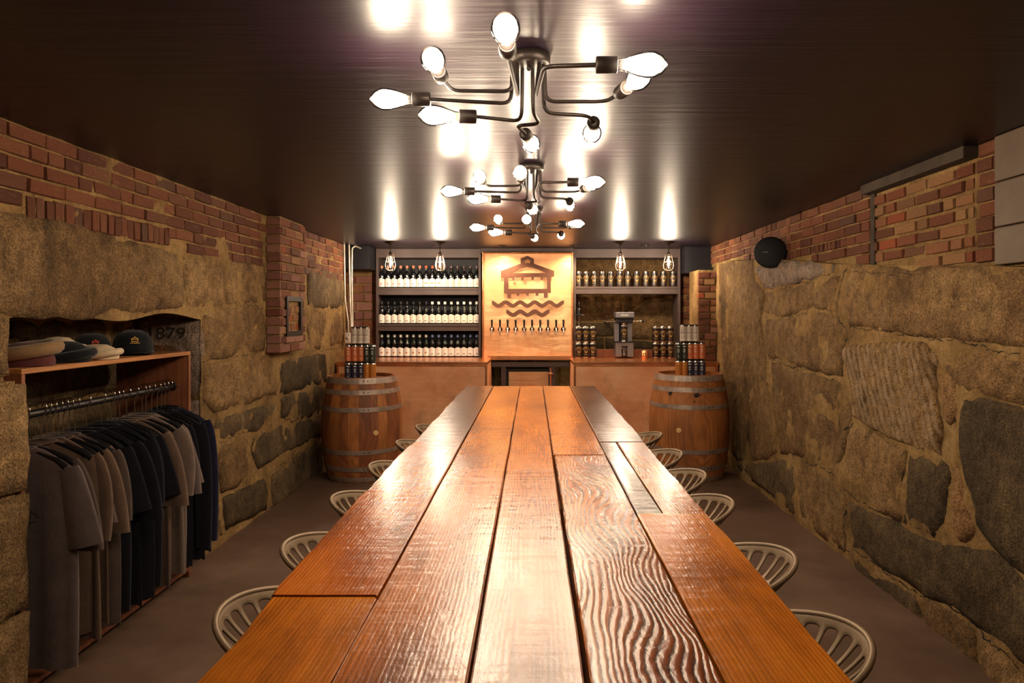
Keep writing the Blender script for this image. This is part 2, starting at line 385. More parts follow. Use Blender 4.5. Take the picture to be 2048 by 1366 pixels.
def stone(parent, pl, pts, mat, proud=.022, step=.055, rough=.014, inpx=True, relief=None, seed=0, jit=.010):
    P = [Vector(pl.px(*p)) if inpx else Vector(p) for p in pts]
    B = []
    for i, a in enumerate(P):
        b = P[(i+1) % len(P)]; n = max(1, int((b-a).length/step))
        for k in range(n):
            q = a.lerp(b, k/n); j = jit*(1 if k else .4)
            q = q+Vector((nz(q.x*9, q.y*9, 3.3+seed), nz(q.x*9, q.y*9, 8.1+seed)))*j*2
            B.append(q)
    area = sum(B[i].x*B[(i+1) % len(B)].y-B[(i+1) % len(B)].x*B[i].y for i in range(len(B)))
    if area < 0: B.reverse()
    u0, u1 = min(b.x for b in B), max(b.x for b in B); v0, v1 = min(b.y for b in B), max(b.y for b in B)
    def inside(p):
        c = False
        for i in range(len(B)):
            a, b = B[i], B[i-1]
            if (a.y > p.y) != (b.y > p.y) and p.x < (b.x-a.x)*(p.y-a.y)/(b.y-a.y)+a.x: c = not c
        return c
    def edist(p):
        m = 9
        for i in range(len(B)):
            a, b = B[i], B[i-1]; d = b-a; t = max(0, min(1, (p-a).dot(d)/max(1e-9, d.length_squared)))
            m = min(m, (p-(a+d*t)).length)
        return m
    V = list(B); nb = len(B); y = v0+step*.4; row = 0
    while y < v1:
        x = u0+step*(.4+.5*(row % 2))
        while x < u1:
            p = Vector((x+.012*nz(x*31, y*31, 1), y+.012*nz(x*31, y*31, 5)))
            if inside(p) and edist(p) > step*.35: V.append(p)
            x += step
        y += step*.87; row += 1
    o = delaunay_2d_cdt([v for v in V], [(i, (i+1) % nb) for i in range(nb)], [], 1, 1e-5)
    ov, of = o[0], o[2]
    vs = []
    for p in ov:
        e = min(1, edist(p)/.028)
        d = proud*.55*(.25+.75*sqrt(e))+rough*(.4+.6*e)*(nz(p.x, p.y, seed, 4)+.7*nz(p.x, p.y, seed, 11))
        if relief: d += relief(p.x, p.y)*e
        vs.append(pl.w(p.x, p.y, d))
    fs = [tuple(f) if pl.k != 'R' else tuple(reversed(f)) for f in of]
    k = len(vs)
    # skirt back into the wall
    idx = {}
    for q in range(nb):
        best = min(range(len(ov)), key=lambda i: (ov[i]-B[q]).length_squared); idx[q] = best
    for q in range(nb): p = B[q]; vs.append(pl.w(p.x, p.y, -.03))
    for q in range(nb):
        r = (q+1) % nb; f = (idx[r], idx[q], k+q, k+r)
        fs.append(f if pl.k != 'R' else tuple(reversed(f)))
    mb = MB(); mb.add(vs, fs, True)
    return mb.ob('stone', mat, parent)
BR = []
for s_ in range(7):
    rb = random.Random(s_*13+1); vs = []
    j = lambda a: rb.uniform(-a, a)
    for (yy, q) in ((.5, 0), (-.30, 0), (-.5, .06)):
        for (xx, zz) in ((-1, -1), (1, -1), (1, 1), (-1, 1)):
            vs.append(((.5-q*.35)*xx+j(.012), yy+j(.05), (.5-q*1.1)*zz+j(.035)))
    fs = [(3, 2, 1, 0)]
    for a in (0, 4):
        for k in range(4): fs.append((a+k, a+(k+1) % 4, a+4+(k+1) % 4, a+4+k))
    fs.append((8, 9, 10, 11))
    m_ = MB(); m_.add(vs, fs); m_ = m_.me('brick', M['brick']); BR.append(m_)
def brick(parent, pl, u, v, L, H, mat, depth=.05, proud=.011):
    d = proud+R.uniform(-.004, .005)
    w = pl.w(u, v, d-depth/2)
    return link('brick', R.choice(BR), parent, w, (R.uniform(-.012, .012), R.uniform(-.01, .01)*1, pl.rz()+R.uniform(-.012, .012)), (L, depth, H), mat)
def course(parent, pl, u0, u1, v, H=.0575, L=.208, gap=.0085, start=0.0, mats=None, skip=None, keep=None, jit=.006):
    u = u0-start*L
    while u < u1-.03:
        a = max(u, u0); l = R.choice((1, 1, 1, 1, .5))*(L-gap)+R.uniform(-jit, jit); b = min(u+l, u1)
        c = (a+b)/2
        if b-a > .03 and not (skip and skip(c, v)) and (not keep or keep(a, b, v)):
            brick(parent, pl, c, v+R.uniform(-.0015, .0015), b-a, H+R.uniform(-.003, .003), R.choice(mats) if mats else M['brick'])
        u += l+gap

# ================================================================== THE SETTING
struct('floor', MB().box(-2.7, 2.6, -2.6, 8.6, -.12, 0), M['floor'])
struct('ceiling', MB().box(-2.7, 2.6, -2.6, 8.6, CEIL, CEIL+.12), M['ceil'])
struct('wall_near', MB().box(-2.7, 2.6, -2.6, -2.5, 0, CEIL), M['mortar'])

# --- left wall with its niche
LX = -2.05
PL = Plane('L', LX)
NY0, NY1, NZ = 2.60, 4.21, 1.50
mb = MB()
mb.box(-2.7, LX-.02, -2.5, NY0, 0, CEIL); mb.box(-2.7, LX-.02, NY0, NY1, NZ+.03, CEIL); mb.box(-2.7, LX-.02, NY1+.02, 7.45, 0, CEIL)
mb.box(-2.7, -2.47, NY0, NY1+.02, 0, NZ+.03)
panel(mb, PL, -2.5, NY0, 0, CEIL, .12); panel(mb, PL, NY0, NY1, lambda u: 1.50+.02*sin(u*7), CEIL, .045, .016, .003); panel(mb, PL, NY1, 7.45, 0, CEIL, .045, .016, .003)
panel(mb, Plane('L', -2.47), NY0, NY1, 0, NZ+.02, .07, .03)
panel(mb, Plane('B', NY1+.01), -2.47, LX, 0, NZ+.02, .06, .01)
wall_left = struct('wall_left', mb, M['mortar'])
SG, SD, SY = M['granite'], M['granite_dark'], M['granite_grey']
Lst = [
 ([(-60, 405), (0, 421), (150, 449), (325, 500), (352, 508), (366, 560), (370, 616), (300, 622), (230, 628), (200, 635), (140, 641), (60, 638), (30, 634), (-60, 630)], SG, .035),
 ([(-700, 250), (-400, 290), (-70, 400), (-70, 630), (-400, 640), (-700, 645)], SG, .03),
 ([(362, 511), (400, 516), (442, 523), (444, 560), (443, 610), (400, 617), (374, 616), (368, 560)], SG, .03),
 ([(451, 521), (500, 523), (529, 526), (531, 604), (480, 609), (452, 608)], SG, .022),
 ([(402, 626), (452, 616), (528, 612), (531, 660), (528, 700), (470, 712), (404, 722)], SG, .016),
 ([(405, 730), (470, 720), (534, 710), (550, 716), (552, 790), (500, 806), (428, 827), (406, 800)], SG, .02),
 ([(559, 724), (612, 712), (650, 705), (652, 735), (652, 764), (610, 775), (559, 789)], SD, .022),
 ([(614, 537), (650, 539), (681, 543), (685, 580), (685, 618), (650, 616), (614, 613)], SD, .025),
 ([(614, 622), (650, 624), (688, 626), (688, 660), (688, 688), (650, 696), (614, 702)], SG, .012),
 ([(660, 702), (688, 697), (688, 760), (660, 764)], SG, .012),
 ([(436, 836), (500, 820), (550, 806), (553, 838), (512, 862), (470, 872), (430, 884), (428, 850)], SD, .018),
 ([(559, 798), (600, 785), (646, 772), (646, 826), (602, 840), (561, 836)], SD, .022),
 ([(432, 896), (460, 888), (494, 879), (495, 925), (493, 968), (465, 980), (441, 988), (436, 940)], SG, .02),
 ([(501, 874), (560, 850), (641, 834), (643, 872), (580, 900), (516, 938), (503, 910)], SD, .022),
 ([(444, 995), (485, 976), (528, 957), (534, 985), (533, 1018), (490, 1040), (452, 1062), (446, 1030)], SD, .028),
 ([(543, 950), (590, 915), (643, 880), (647, 915), (645, 950), (600, 982), (546, 1015), (543, 980)], SD, .028),
 ([(652, 872), (672, 862), (690, 855), (690, 925), (672, 930), (650, 945)], SD, .02),
 ([(655, 772), (690, 765), (690, 845), (672, 852), (652, 860)], SD, .016),
 ([(412, 900), (424, 892), (430, 940), (436, 1000), (444, 1070), (420, 1085), (404, 1050)], SG, .02),
]
for k, (pts, m, pr) in enumerate(Lst): stone(wall_left, PL, pts, m, pr, seed=k*1.7)
# near jamb stones, standing proud of the wall plane
PJ = Plane('L', -1.99)
stone(wall_left, PJ, [(1.7, 1.30), (2.59, 1.28), (2.59, 1.50), (1.7, 1.50)], SG, .02, inpx=False, seed=31)
PJ2 = Plane('L', -1.945)
mb = MB(); mb.box(-2.47, -1.99, 1.5, 2.585, 1.28, 1.49); mb.box(-2.47, -1.96, 1.3, 2.585, 0, 1.26); mb.box(-2.47, -2.0, 2.0, 2.58, 1.2, 1.3)
mb.ob('jamb_masonry', M['granite'], wall_left)
stone(wall_left, PJ2, [(1.5, .86), (2.63, .84), (2.625, 1.25), (1.5, 1.27)], SG, .02, inpx=False, seed=33)
stone(wall_left, PJ2, [(1.3, .40), (2.63, .38), (2.63, .82), (1.3, .84)], SG, .03, inpx=False, seed=35)
stone(wall_left, PJ2, [(1.3, .0), (2.62, .0), (2.64, .36), (1.3, .38)], SG, .03, inpx=False, seed=36)
# far jamb: grey faces looking at the camera, one carries the chalked year
PB = Plane('B', NY1+.01)
stone(wall_left, PB, [(-2.46, 1.00), (-2.06, 1.00), (-2.04, 1.28), (-2.05, 1.49), (-2.30, 1.50), (-2.46, 1.49)], SY, .03, inpx=False, seed=40)
stone(wall_left, PB, [(-2.46, .52), (-2.06, .52), (-2.05, .98), (-2.46, .98)], SY, .03, inpx=False, seed=41)
stone(wall_left, PB, [(-2.46, .0), (-2.06, .0), (-2.05, .50), (-2.46, .50)], SD, .03, inpx=False, seed=42)
PN = Plane('L', -2.47)
for k, (a, b, c, d) in enumerate([(2.62, 3.2, 1.02, 1.48), (3.22, 4.18, 1.05, 1.48), (2.62, 3.5, .55, 1.0), (3.52, 4.18, .5, 1.03), (2.62, 3.3, .02, .53), (3.32, 4.18, .02, .48)]):
    stone(wall_left, PN, [(a, c), (b, c+.02), (b, d), (a, d)], SD, .03, inpx=False, seed=50+k, rough=.03)
tv, tf = text_geo('1879', .10)
mb = MB(); mb.add([((-2.245+x*1.25), NY1-.035, 1.395+y) for x, y in tv], tf)
mb.ob('painted_year', M['ink'], wall_left, label='painted black numerals on the niche stone')
# bricks above the granite
def skipL(u, v): return 5.20 < u < 5.84
rows = [CEIL-.033-.066*k for k in range(6)]
for k, v in enumerate(rows):
    if k < 4: course(wall_left, PL, 2.05, 7.44, v, start=(.5 if k % 2 else .12), skip=skipL)
    else:
        course(wall_left, PL, 2.05, 2.74, v, start=.3*k, skip=lambda u, v_, k=k: k == 5)
        course(wall_left, PL, 3.82, 7.44, v, start=.4*k, skip=lambda u, v_, k=k: skipL(u, v_) or (k == 5 and u < 4.05))
u = 2.76
while u < 3.80:
    ww = R.uniform(.042, .052); brick(wall_left, PL, u+ww/2, 1.945+R.uniform(-.004, .004), ww, .098, M['brick']); u += ww+.010
# brick pier standing out of the left wall
PY0, PY1, PXF, PZ0 = 5.24, 5.80, -1.935, 1.215
pier = struct('wall_pier_left', MB().box(-2.10, PXF-.012, PY0+.012, PY1, PZ0, CEIL), M['mortar'])
v = PZ0+.034; k = 0
PF, PFb = Plane('L', PXF-.008), Plane('B', PY0+.008)
while v < CEIL-.02:
    course(pier, PF, PY0+.01, PY1, v, H=.058, start=(.5 if k % 2 else 0), mats=[M['brick'], M['brick_pale'], M['brick_plum']],
           skip=lambda u, v_: 5.37 < u < 5.69 and 1.36 < v_ < 1.65)
    brick(pier, PFb, (-2.04+PXF)/2, v, .108, .058, M['brick_plum']); v += .070; k += 1
fr = MB()
for a, b, c, d in ((5.35, 5.39, 1.34, 1.66), (5.67, 5.71, 1.34, 1.66), (5.39, 5.67, 1.62, 1.66), (5.39, 5.67, 1.34, 1.38)):
    fr.box(PXF-.01, PXF+.012, a, b, c, d)
t = empty('hatch_frame', (0, 0, 0), label='small rusty iron frame set in the brick pier on the wall', cat='frame')
fr.ob('iron_frame', M['black_metal'], t)
for kk, v in enumerate((1.415, 1.485, 1.555)):
    for c in ((5.46, 5.60) if kk % 2 else (5.42, 5.53, 5.63)):
        brick(t, PF, c, v, .12 if kk % 2 else .085, .052, M['brick_pale'], .03, 0)

# --- right wall
RX = 1.94
PR = Plane('R', RX); PRU = Plane('R', 2.00)
TL = [(-3, 1.66), (2.69, 1.70), (4.36, 1.835), (5.44, 1.955), (6.9, 2.05), (9, 2.08)]
def topR(u):
    for (a, b), (c, d) in zip(TL, TL[1:]):
        if u <= c: return b+(d-b)*(u-a)/(c-a)
    return TL[-1][1]
mb = MB(); mb.box(2.02, 2.6, -2.5, 8.5, 0, CEIL)
N = 40
for i in range(N):   # the stone part's top ledge
    a = -2.5+i*(7.18+2.5)/N; b = -2.5+(i+1)*(7.18+2.5)/N
    mb.add([(RX, a, topR(a)), (RX, b, topR(b)), (2.05, b, topR(b)), (2.05, a, topR(a))], [(0, 1, 2, 3)])
panel(mb, PR, -2.5, 2.4, 0, topR, .12); panel(mb, PR, 2.4, 7.18, 0, topR, .045, .017, .003); panel(mb, PRU, -2.5, 7.9, lambda u: topR(u)-.02, CEIL, .07, .01)
wall_right = struct('wall_right', mb, M['mortar'])
def grooves(u, v):
    x = (u-.45*(v-1.0))*(2*pi/.058)
    return .013*sin(x)+.005*nz(u, v, 2, 20)
Rst = [
 ([(1437, 523), (1475, 520), (1508, 521), (1512, 548), (1530, 590), (1522, 640), (1530, 700), (1537, 760), (1545, 850), (1556, 905), (1530, 920), (1478, 922), (1462, 905), (1452, 800), (1440, 650)], SG, .020, None),
 ([(1511, 536), (1545, 521), (1610, 524), (1671, 528), (1668, 545), (1620, 560), (1562, 575), (1530, 576)], SY, .034, None),
 ([(1534, 586), (1568, 580), (1620, 566), (1680, 552), (1678, 585), (1673, 612), (1620, 622), (1562, 633), (1528, 622)], SG, .020, None),
 ([(1528, 640), (1562, 638), (1621, 628), (1672, 624), (1690, 652), (1687, 700), (1687, 754), (1652, 748), (1614, 737), (1575, 724), (1537, 713)], SG, .020, None),
 ([(1543, 722), (1575, 732), (1614, 745), (1688, 766), (1706, 822), (1704, 862), (1690, 900), (1672, 946), (1645, 935), (1615, 915), (1562, 908), (1552, 850), (1546, 780)], SG, .018, None),
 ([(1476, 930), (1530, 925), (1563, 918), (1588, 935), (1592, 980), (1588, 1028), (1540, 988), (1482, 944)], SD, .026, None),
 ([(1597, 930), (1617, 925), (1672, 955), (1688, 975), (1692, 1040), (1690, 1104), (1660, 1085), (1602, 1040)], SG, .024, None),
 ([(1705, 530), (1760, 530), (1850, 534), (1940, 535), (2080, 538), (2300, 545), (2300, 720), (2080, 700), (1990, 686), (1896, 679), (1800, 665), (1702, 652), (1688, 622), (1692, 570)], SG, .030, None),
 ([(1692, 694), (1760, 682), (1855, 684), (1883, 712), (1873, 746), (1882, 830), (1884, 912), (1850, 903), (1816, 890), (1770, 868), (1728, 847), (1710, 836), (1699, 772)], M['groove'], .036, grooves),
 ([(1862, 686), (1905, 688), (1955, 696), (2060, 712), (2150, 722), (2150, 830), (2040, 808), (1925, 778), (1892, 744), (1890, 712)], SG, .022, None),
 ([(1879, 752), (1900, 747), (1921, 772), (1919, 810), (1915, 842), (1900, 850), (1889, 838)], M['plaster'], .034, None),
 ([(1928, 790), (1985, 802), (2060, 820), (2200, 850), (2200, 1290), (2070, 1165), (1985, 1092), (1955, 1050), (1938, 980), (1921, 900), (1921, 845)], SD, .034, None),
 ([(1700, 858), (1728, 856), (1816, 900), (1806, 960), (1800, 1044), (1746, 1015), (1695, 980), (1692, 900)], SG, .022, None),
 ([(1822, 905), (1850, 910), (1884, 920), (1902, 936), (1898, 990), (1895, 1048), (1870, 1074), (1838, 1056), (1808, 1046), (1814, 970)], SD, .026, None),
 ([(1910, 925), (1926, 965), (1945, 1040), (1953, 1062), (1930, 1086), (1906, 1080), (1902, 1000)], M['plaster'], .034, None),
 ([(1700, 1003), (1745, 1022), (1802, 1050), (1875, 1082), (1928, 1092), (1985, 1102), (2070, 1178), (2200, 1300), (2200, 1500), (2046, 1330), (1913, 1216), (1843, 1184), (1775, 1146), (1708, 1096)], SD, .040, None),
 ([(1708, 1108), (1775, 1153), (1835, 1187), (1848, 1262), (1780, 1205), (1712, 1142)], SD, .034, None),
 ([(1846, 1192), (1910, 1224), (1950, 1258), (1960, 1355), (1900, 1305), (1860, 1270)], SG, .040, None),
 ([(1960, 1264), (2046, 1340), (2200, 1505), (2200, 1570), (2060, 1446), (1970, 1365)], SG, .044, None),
 ([(1560, 1000), (1602, 1046), (1690, 1112), (1692, 1122), (1600, 1048)], SD, .01, None),
]
for k, (pts, m, pr, rel) in enumerate(Rst[:-1]):
    stone(wall_right, PR, pts, m, pr, step=(.015 if rel else .055), relief=rel, seed=70+k*1.3)
def keepR(a, b, v): return v-.012 > topR((a+b)/2)
for k in range(9):
    v = CEIL-.033-.066*k
    course(wall_right, PRU, 4.03, 7.85, v, start=(.5 if k % 2 else .1), keep=lambda a, b, v_, k=k: keepR(a, b, v_) and not (k == 4 and 4.33 < (a+b)/2 < 5.35))
    if k: course(wall_right, PRU, 3.08, 3.97, v, start=(.3 if k % 2 else .7), mats=[M['brick_pale'], M['brick_pale'], M['brick']], keep=keepR, jit=.02, gap=.018, H=.050)
    course(wall_right, PRU, 2.84, 3.06, v, start=(.5 if k % 2 else 0), keep=keepR)
v = CEIL-.033-.066*4; u = 4.34
while u < 5.33:
    ww = R.uniform(.030, .044); brick(wall_right, PRU, u+ww/2, v, ww, .056, M['brick']); u += ww+.009
mb = MB(); mb.box(1.93, 2.02, 3.06, 4.02, 2.215, CEIL, .004); struct('trim_1', mb, M['concrete'])
struct('trim_2', MB().box(1.985, 2.01, 3.965, 4.015, 1.80, 2.22, .003), M['concrete'])
# grey boarded casing at the near end of the right wall
mb = MB(); mb.box(1.985, 2.04, 1.2, 2.90, 1.72, CEIL)
cas = struct('wall_casing', mb, M['grey_paint'])
for a, b in ((1.722, 1.878), (1.884, 2.070), (2.076, 2.268)):
    MB().box(1.965, 1.990, 1.2, 2.905, a, b, .004).ob('board', M['grey_paint'], cas)

from mathutils.bvhtree import BVHTree
def wall_bvh(wall):
    V, Fs = [], []
    for o in [wall]+list(wall.children):
        if stem_(o.name) in ('stone', wall.name):
            b = len(V); V += [v.co.copy() for v in o.data.vertices]; Fs += [tuple(i+b for i in p.vertices) for p in o.data.polygons]
    return BVHTree.FromPolygons(V, Fs)
def stem_(n): return n.split('.')[0]
def crack(parent, pl, pts, w_=.007, off=.02, bvh=None, name='crack'):
    P = [Vector(pl.px(*p)) for p in pts]; Q = []
    for a, b in zip(P, P[1:]):
        n = max(2, int((b-a).length/.010))
        for k in range(n):
            q = a.lerp(b, k/n); Q.append(q+Vector((nz(q.x*12, q.y*12, 1), nz(q.x*12, q.y*12, 6)))*.02+Vector((nz(q.x*60, q.y*60, 1), nz(q.x*60, q.y*60, 6)))*.012)
    Q.append(P[-1]); vs = []; mb = MB()
    def drape(u, v):
        o = Vector(pl.w(u, v, .4)); d = (Vector(pl.w(u, v, 0))-o).normalized(); h = bvh.ray_cast(o, d)[0]
        return (h-d*.0012)[:] if h else pl.w(u, v, .01)
    for i, q in enumerate(Q):
        d = (Q[min(i+1, len(Q)-1)]-Q[max(i-1, 0)]).normalized(); nrm = Vector((-d.y, d.x))
        h_ = w_*.34*(.25+abs(nz(q.x, q.y, 4, 30))*2.2)*(1 if 0 < i < len(Q)-1 else .1)
        for sgn in (-1, 1): vs.append(drape(*(q+nrm*h_*sgn)))
    mb.add(vs, [(2*i, 2*i+2, 2*i+3, 2*i+1) for i in range(len(Q)-1)]); mb.ob(name, M['crack'], parent)
BVR, BVL = wall_bvh(wall_right), wall_bvh(wall_left)
M['crack'] = plain('dark_crevice', (24, 18, 14), .95)
for pts, w_, off in [
  ([(1700, 530), (1690, 545), (1684, 562), (1682, 590), (1676, 622), (1684, 640), (1696, 664), (1696, 680), (1688, 694)], .014, .028),
  ([(1705, 543), (1760, 546), (1830, 552)], .006, .032), ([(1562, 576), (1620, 562), (1665, 546)], .006, .03), ([(1537, 717), (1575, 730), (1614, 740)], .008, .024),
  ([(1560, 634), (1600, 630), (1622, 622)], .007, .024), ([(1640, 615), (1680, 622)], .006, .024), ([(1700, 652), (1780, 664), (1860, 676), (1930, 686), (2046, 712)], .007, .03),
  ([(1614, 926), (1640, 930), (1674, 952)], .010, .026), ([(1694, 1004), (1690, 1050), (1692, 1100), (1702, 1112)], .014, .028), ([(1692, 980), (1715, 998), (1760, 1024), (1802, 1046)], .009, .028),
  ([(1707, 1098), (1745, 1118), (1780, 1150), (1843, 1187)], .013, .034), ([(1843, 1187), (1880, 1200), (1913, 1218), (1960, 1258), (2046, 1336)], .012, .036),
  ([(1800, 1044), (1802, 990), (1810, 940)], .008, .026), ([(1985, 1095), (2010, 1110), (2046, 1126)], .008, .036), ([(1710, 850), (1690, 862), (1700, 846)], .008, .026), ([(1660, 757), (1668, 762)], .02, .026), ([(1815, 1040), (1850, 1062), (1872, 1074)], .009, .03)]:
    crack(wall_right, PR, pts, w_, off, BVR)
for pts, w_, off in [
  ([(568, 838), (580, 842), (598, 838)], .014, .026), ([(434, 888), (470, 872), (500, 862)], .006, .026), ([(500, 906), (512, 910), (518, 900)], .007, .026), ([(548, 938), (570, 924), (600, 906), (640, 882)], .008, .028),
  ([(534, 1018), (560, 1006), (600, 984), (640, 956)], .010, .028), ([(446, 994), (480, 980), (520, 962)], .006, .028), ([(466, 606), (500, 612), (528, 611)], .006, .026), 
  ([(30, 636), (60, 640), (140, 643)], .006, .034), ([(556, 735), (560, 745), (556, 750)], .012, .026), ([(612, 702), (650, 700), (684, 694)], .006, .024), ([(642, 840), (662, 850), (664, 890)], .008, .022), ([(404, 722), (470, 714), (520, 706)], .005, .024)]:
    crack(wall_left, PL, pts, w_, off, BVL)
# --- back of the room
struct('wall_back', MB().box(-2.7, 2.6, 8.45, 8.6, 0, CEIL), M['mortar'])
wb = bpy.data.objects['wall_back']
PBk = Plane('B', 8.45)
for k, (pts, m) in enumerate([
  ([(1148, 500), (1243, 500), (1243, 632), (1215, 640), (1148, 642)], SG), ([(1246, 500), (1345, 500), (1345, 590), (1290, 600), (1248, 628)], SG),
  ([(1254, 634), (1295, 605), (1356, 597), (1356, 680), (1300, 680), (1262, 678)], SG), ([(1148, 646), (1200, 645), (1225, 660), (1230, 672), (1148, 672)], SD),
  ([(1205, 646), (1250, 636), (1255, 680), (1232, 670)], SD), ([(1148, 675), (1206, 675), (1208, 702), (1148, 702)], SD),
  ([(1211, 676), (1270, 682), (1356, 684), (1356, 702), (1212, 702)], SD)]):
    stone(wb, PBk, pts, m, .04, seed=120+k, step=.08)
# brick alcove walls either side of the shelving
def brickwall(name, pl, u0, u1, z0, z1, body, mats, pitch=.078, L=.215, H=.064):
    s = struct(name, body, M['mortar']); v = z0+pitch/2; k = 0
    while v+H/2 < z1+.01:
        course(s, pl, u0, u1, v, H=H, L=L, start=(.5 if k % 2 else 0), mats=mats); v += pitch; k += 1
    return s
brickwall('wall_alcove_left', Plane('B', 8.02), -2.28, -1.82, 1.03, 2.02, MB().box(-2.6, -1.81, 8.025, 8.2, 0, CEIL), [M['brick_plum'], M['brick_plum'], M['brick_pale']], .105, .20, .09)
brickwall('wall_alcove_right', Plane('B', 8.02), 1.72, 2.0, 1.03, 1.98, MB().box(1.71, 2.2, 8.025, 8.2, 0, CEIL), [M['brick'], M['brick_pale']], .072, .18, .060)
rp = brickwall('wall_pier_right', Plane('B', 7.19), 1.745, 1.95, 1.03, 1.985, MB().box(1.748, 2.05, 7.195, 7.6, 1.029, 1.985), [M['brick'], M['brick_pale'], M['brick_plum']], .072, .125, .060)
struct('trim_3', MB().box(-2.6, -1.80, 7.55, 8.02, 2.02, CEIL), M['shelf_back'])
struct('trim_4', MB().box(1.70, 2.05, 7.62, 8.02, 1.98, CEIL), M['shelf_back'])
struct('trim_5', MB().box(-.585, .465, 7.765, 7.80, 2.222, CEIL), M['shelf_paint'])
struct('trim_6', MB().box(-2.6, LX-.02, 7.45, 7.55, 0, CEIL), M['mortar'])

# ================================================================== BAR COUNTER
CT = 1.026
def counter(x0, x1, label):
    t = empty('bar_counter', ((x0+x1)/2, 7.5, 0), label=label, cat='counter')
    o = -(x0+x1)/2
    MB().box(x0+o, x1+o, -.45, .42, 0, CT-.03).ob('body', M['copper'], t)
    MB().box(x0+o-.004, x1+o+.004, -.462, .44, CT-.03, CT, .004).ob('countertop', M['copper_pipe'], t)
    MB().tube([(x0+o+.01, -.463, CT-.036), (x1+o-.01, -.463, CT-.036)], .006, 6).ob('edge_roll', M['copper_pipe'], t)
    for xx in (x0+o+.012, x1+o-.012):
        MB().box(xx-.012, xx+.012, -.456, -.445, 0, CT-.03, .002).ob('corner_strip', M['copper_pipe'], t)
    return t
counter(-2.022, -.468, 'copper-clad bar counter behind the barrel, under the bottle shelves')
counter(.425, 1.915, 'copper-clad bar counter behind the barrel, under the can seamer')
# dark frame and copper cabinet in the gap
t = empty('back_bar_frame', (0, 7.75, 0), label='dark painted steel frame bridging the gap between the copper counters', cat='frame')
MB().box(-.463, .420, 0, .2, .918, .978, .003).ob('rail', M['shelf_paint'], t)
for a, b in ((1002, 1012), (1098, 1111)):
    x0 = (a-VX)*7.75/F; x1 = (b-VX)*7.75/F
    MB().box(x0, x1, .0, .05, 0, .918, .002).ob('post', M['shelf_paint'], t)
t = empty('cabinet', (-.05, 7.86, 0), label='low copper cabinet between the two counters, below the tap wall', cat='cabinet')
MB().box(-.27, .27, .0, .3, 0, .90).ob('body', M['black_metal'], t)
d = MB().box(-.225, .235, -.02, -.002, .02, .858, .004).ob('door', M['copper_bright'], t)
f_ = MB()
for a, b, c, e in ((-.265, -.23, 0, .895), (.24, .27, 0, .895), (-.23, .24, .865, .895)): f_.box(a, b, -.03, 0, c, e, .002)
f_.ob('door_frame', M['black_metal'], t)
t = empty('copper_valve', (.205, 7.72, .82), label='small copper pipe with a valve beside the cabinet', cat='valve')
MB().tube([(0, 0, -.82), (0, 0, .09)], .008, 8).ob('pipe', M['copper_pipe'], t)
MB().lathe([(.004, -.02), (.02, -.015), (.022, .01), (.006, .02)], 10, trm(0, 0, .03)).ob('valve_body', M['copper_pipe'], t)
MB().box(-.03, .03, -.03, -.02, .02, .035, .003).ob('handle', M['copper_pipe'], t)

# ================================================================== SHELVING
def shelving(x0, x1, shelves, label, back):
    t = empty('shelf_unit', ((x0+x1)/2, 7.8, CT), label=label, cat='shelves')
    h = (x1-x0)/2
    for s in (-1, 1):
        MB().box(min(s*h, s*(h-.028)), max(s*h, s*(h-.028)), 0, .30, .002, CEIL-CT-.002, .002).ob('upright', M['shelf_paint'], t)
    for z0, z1 in shelves:
        MB().box(-h+.028, h-.028, .002, .29, z0-CT, z1-CT, .002).ob('shelf', M['shelf_paint'], t)
        MB().box(-h+.028, h-.028, -.006, .003, z1-CT-.022, z1-CT-.002, .001).ob('front_lip', M['shelf_paint'], t)
    MB().box(-h+.028, h-.028, .0, .29, 2.165-CT, CEIL-CT-.003, .002).ob('top_board', M['shelf_paint'], t)
    if back: MB().box(-h+.02, h-.02, .292, .30, .002, CEIL-CT-.003).ob('back_panel', M['shelf_back'], t)
    return t
SH1 = [(1.739, 1.819), (1.328, 1.405)]
shelving(-1.79, -.589, SH1, 'dark painted shelf unit holding three rows of bottles', True)
shelving(.469, 1.691, [(1.750, 1.834)], 'dark painted shelf unit with cans on one shelf, open above the counter', False)

# ---- bottles
BP = [(0, 0), (.033, 0), (.0362, .004), (.0365, .15), (.034, .165), (.024, .18), (.0155, .193), (.0135, .205), (.0135, .248), (.0145, .249), (.0145, .256), (0, .256)]
me_bot = MB().lathe(BP, 20, cap=False).me('bottle_glass', M['glass_dark'])
me_cap = MB().lathe([(.0150, .228), (.0152, .255), (.0145, .2585), (0, .2585)], 16, cap=False).me('cap', M['label'])
def wrap(vs, r, z0=0): return [(r*sin(x/r), -r*cos(x/r), z0+y) for x, y in vs]
def label_patch(r, w, z0, z1, peak=0, n=12):
    mb = MB(); vs = []
    for i in range(n+1):
        x = -w/2+w*i/n; zt = z1+peak*(1-abs(x)/(w/2)) if peak else z1
        vs += [(x, z0), (x, zt)]
    return mb.add(wrap(vs, r), [(2*i, 2*i+2, 2*i+3, 2*i+1) for i in range(n)], True)
me_lab = label_patch(.0371, .096, .014, .098, .018).me('label', M['label'])
def bars(r, items):
    mb = MB()
    for x0, x1, z0, z1 in items:
        n = max(1, int((x1-x0)/.006))
        vs = []
        for i in range(n+1):
            x = x0+(x1-x0)*i/n; vs += [(x, z0), (x, z1)]
        mb.add(wrap(vs, r), [(2*i, 2*i+2, 2*i+3, 2*i+1) for i in range(n)], True)
    return mb
pr_line = bars(.0375, [(-.016, .016, .034, .040), (-.012, .012, .046, .0475), (-.017, .017, .081, .0825)]).me('label_print', M['ink'])
pr_faint = bars(.0375, [(-.010, .010, .040, .062), (-.016, .016, .082, .0835)]).me('label_print', M['tan_print'])
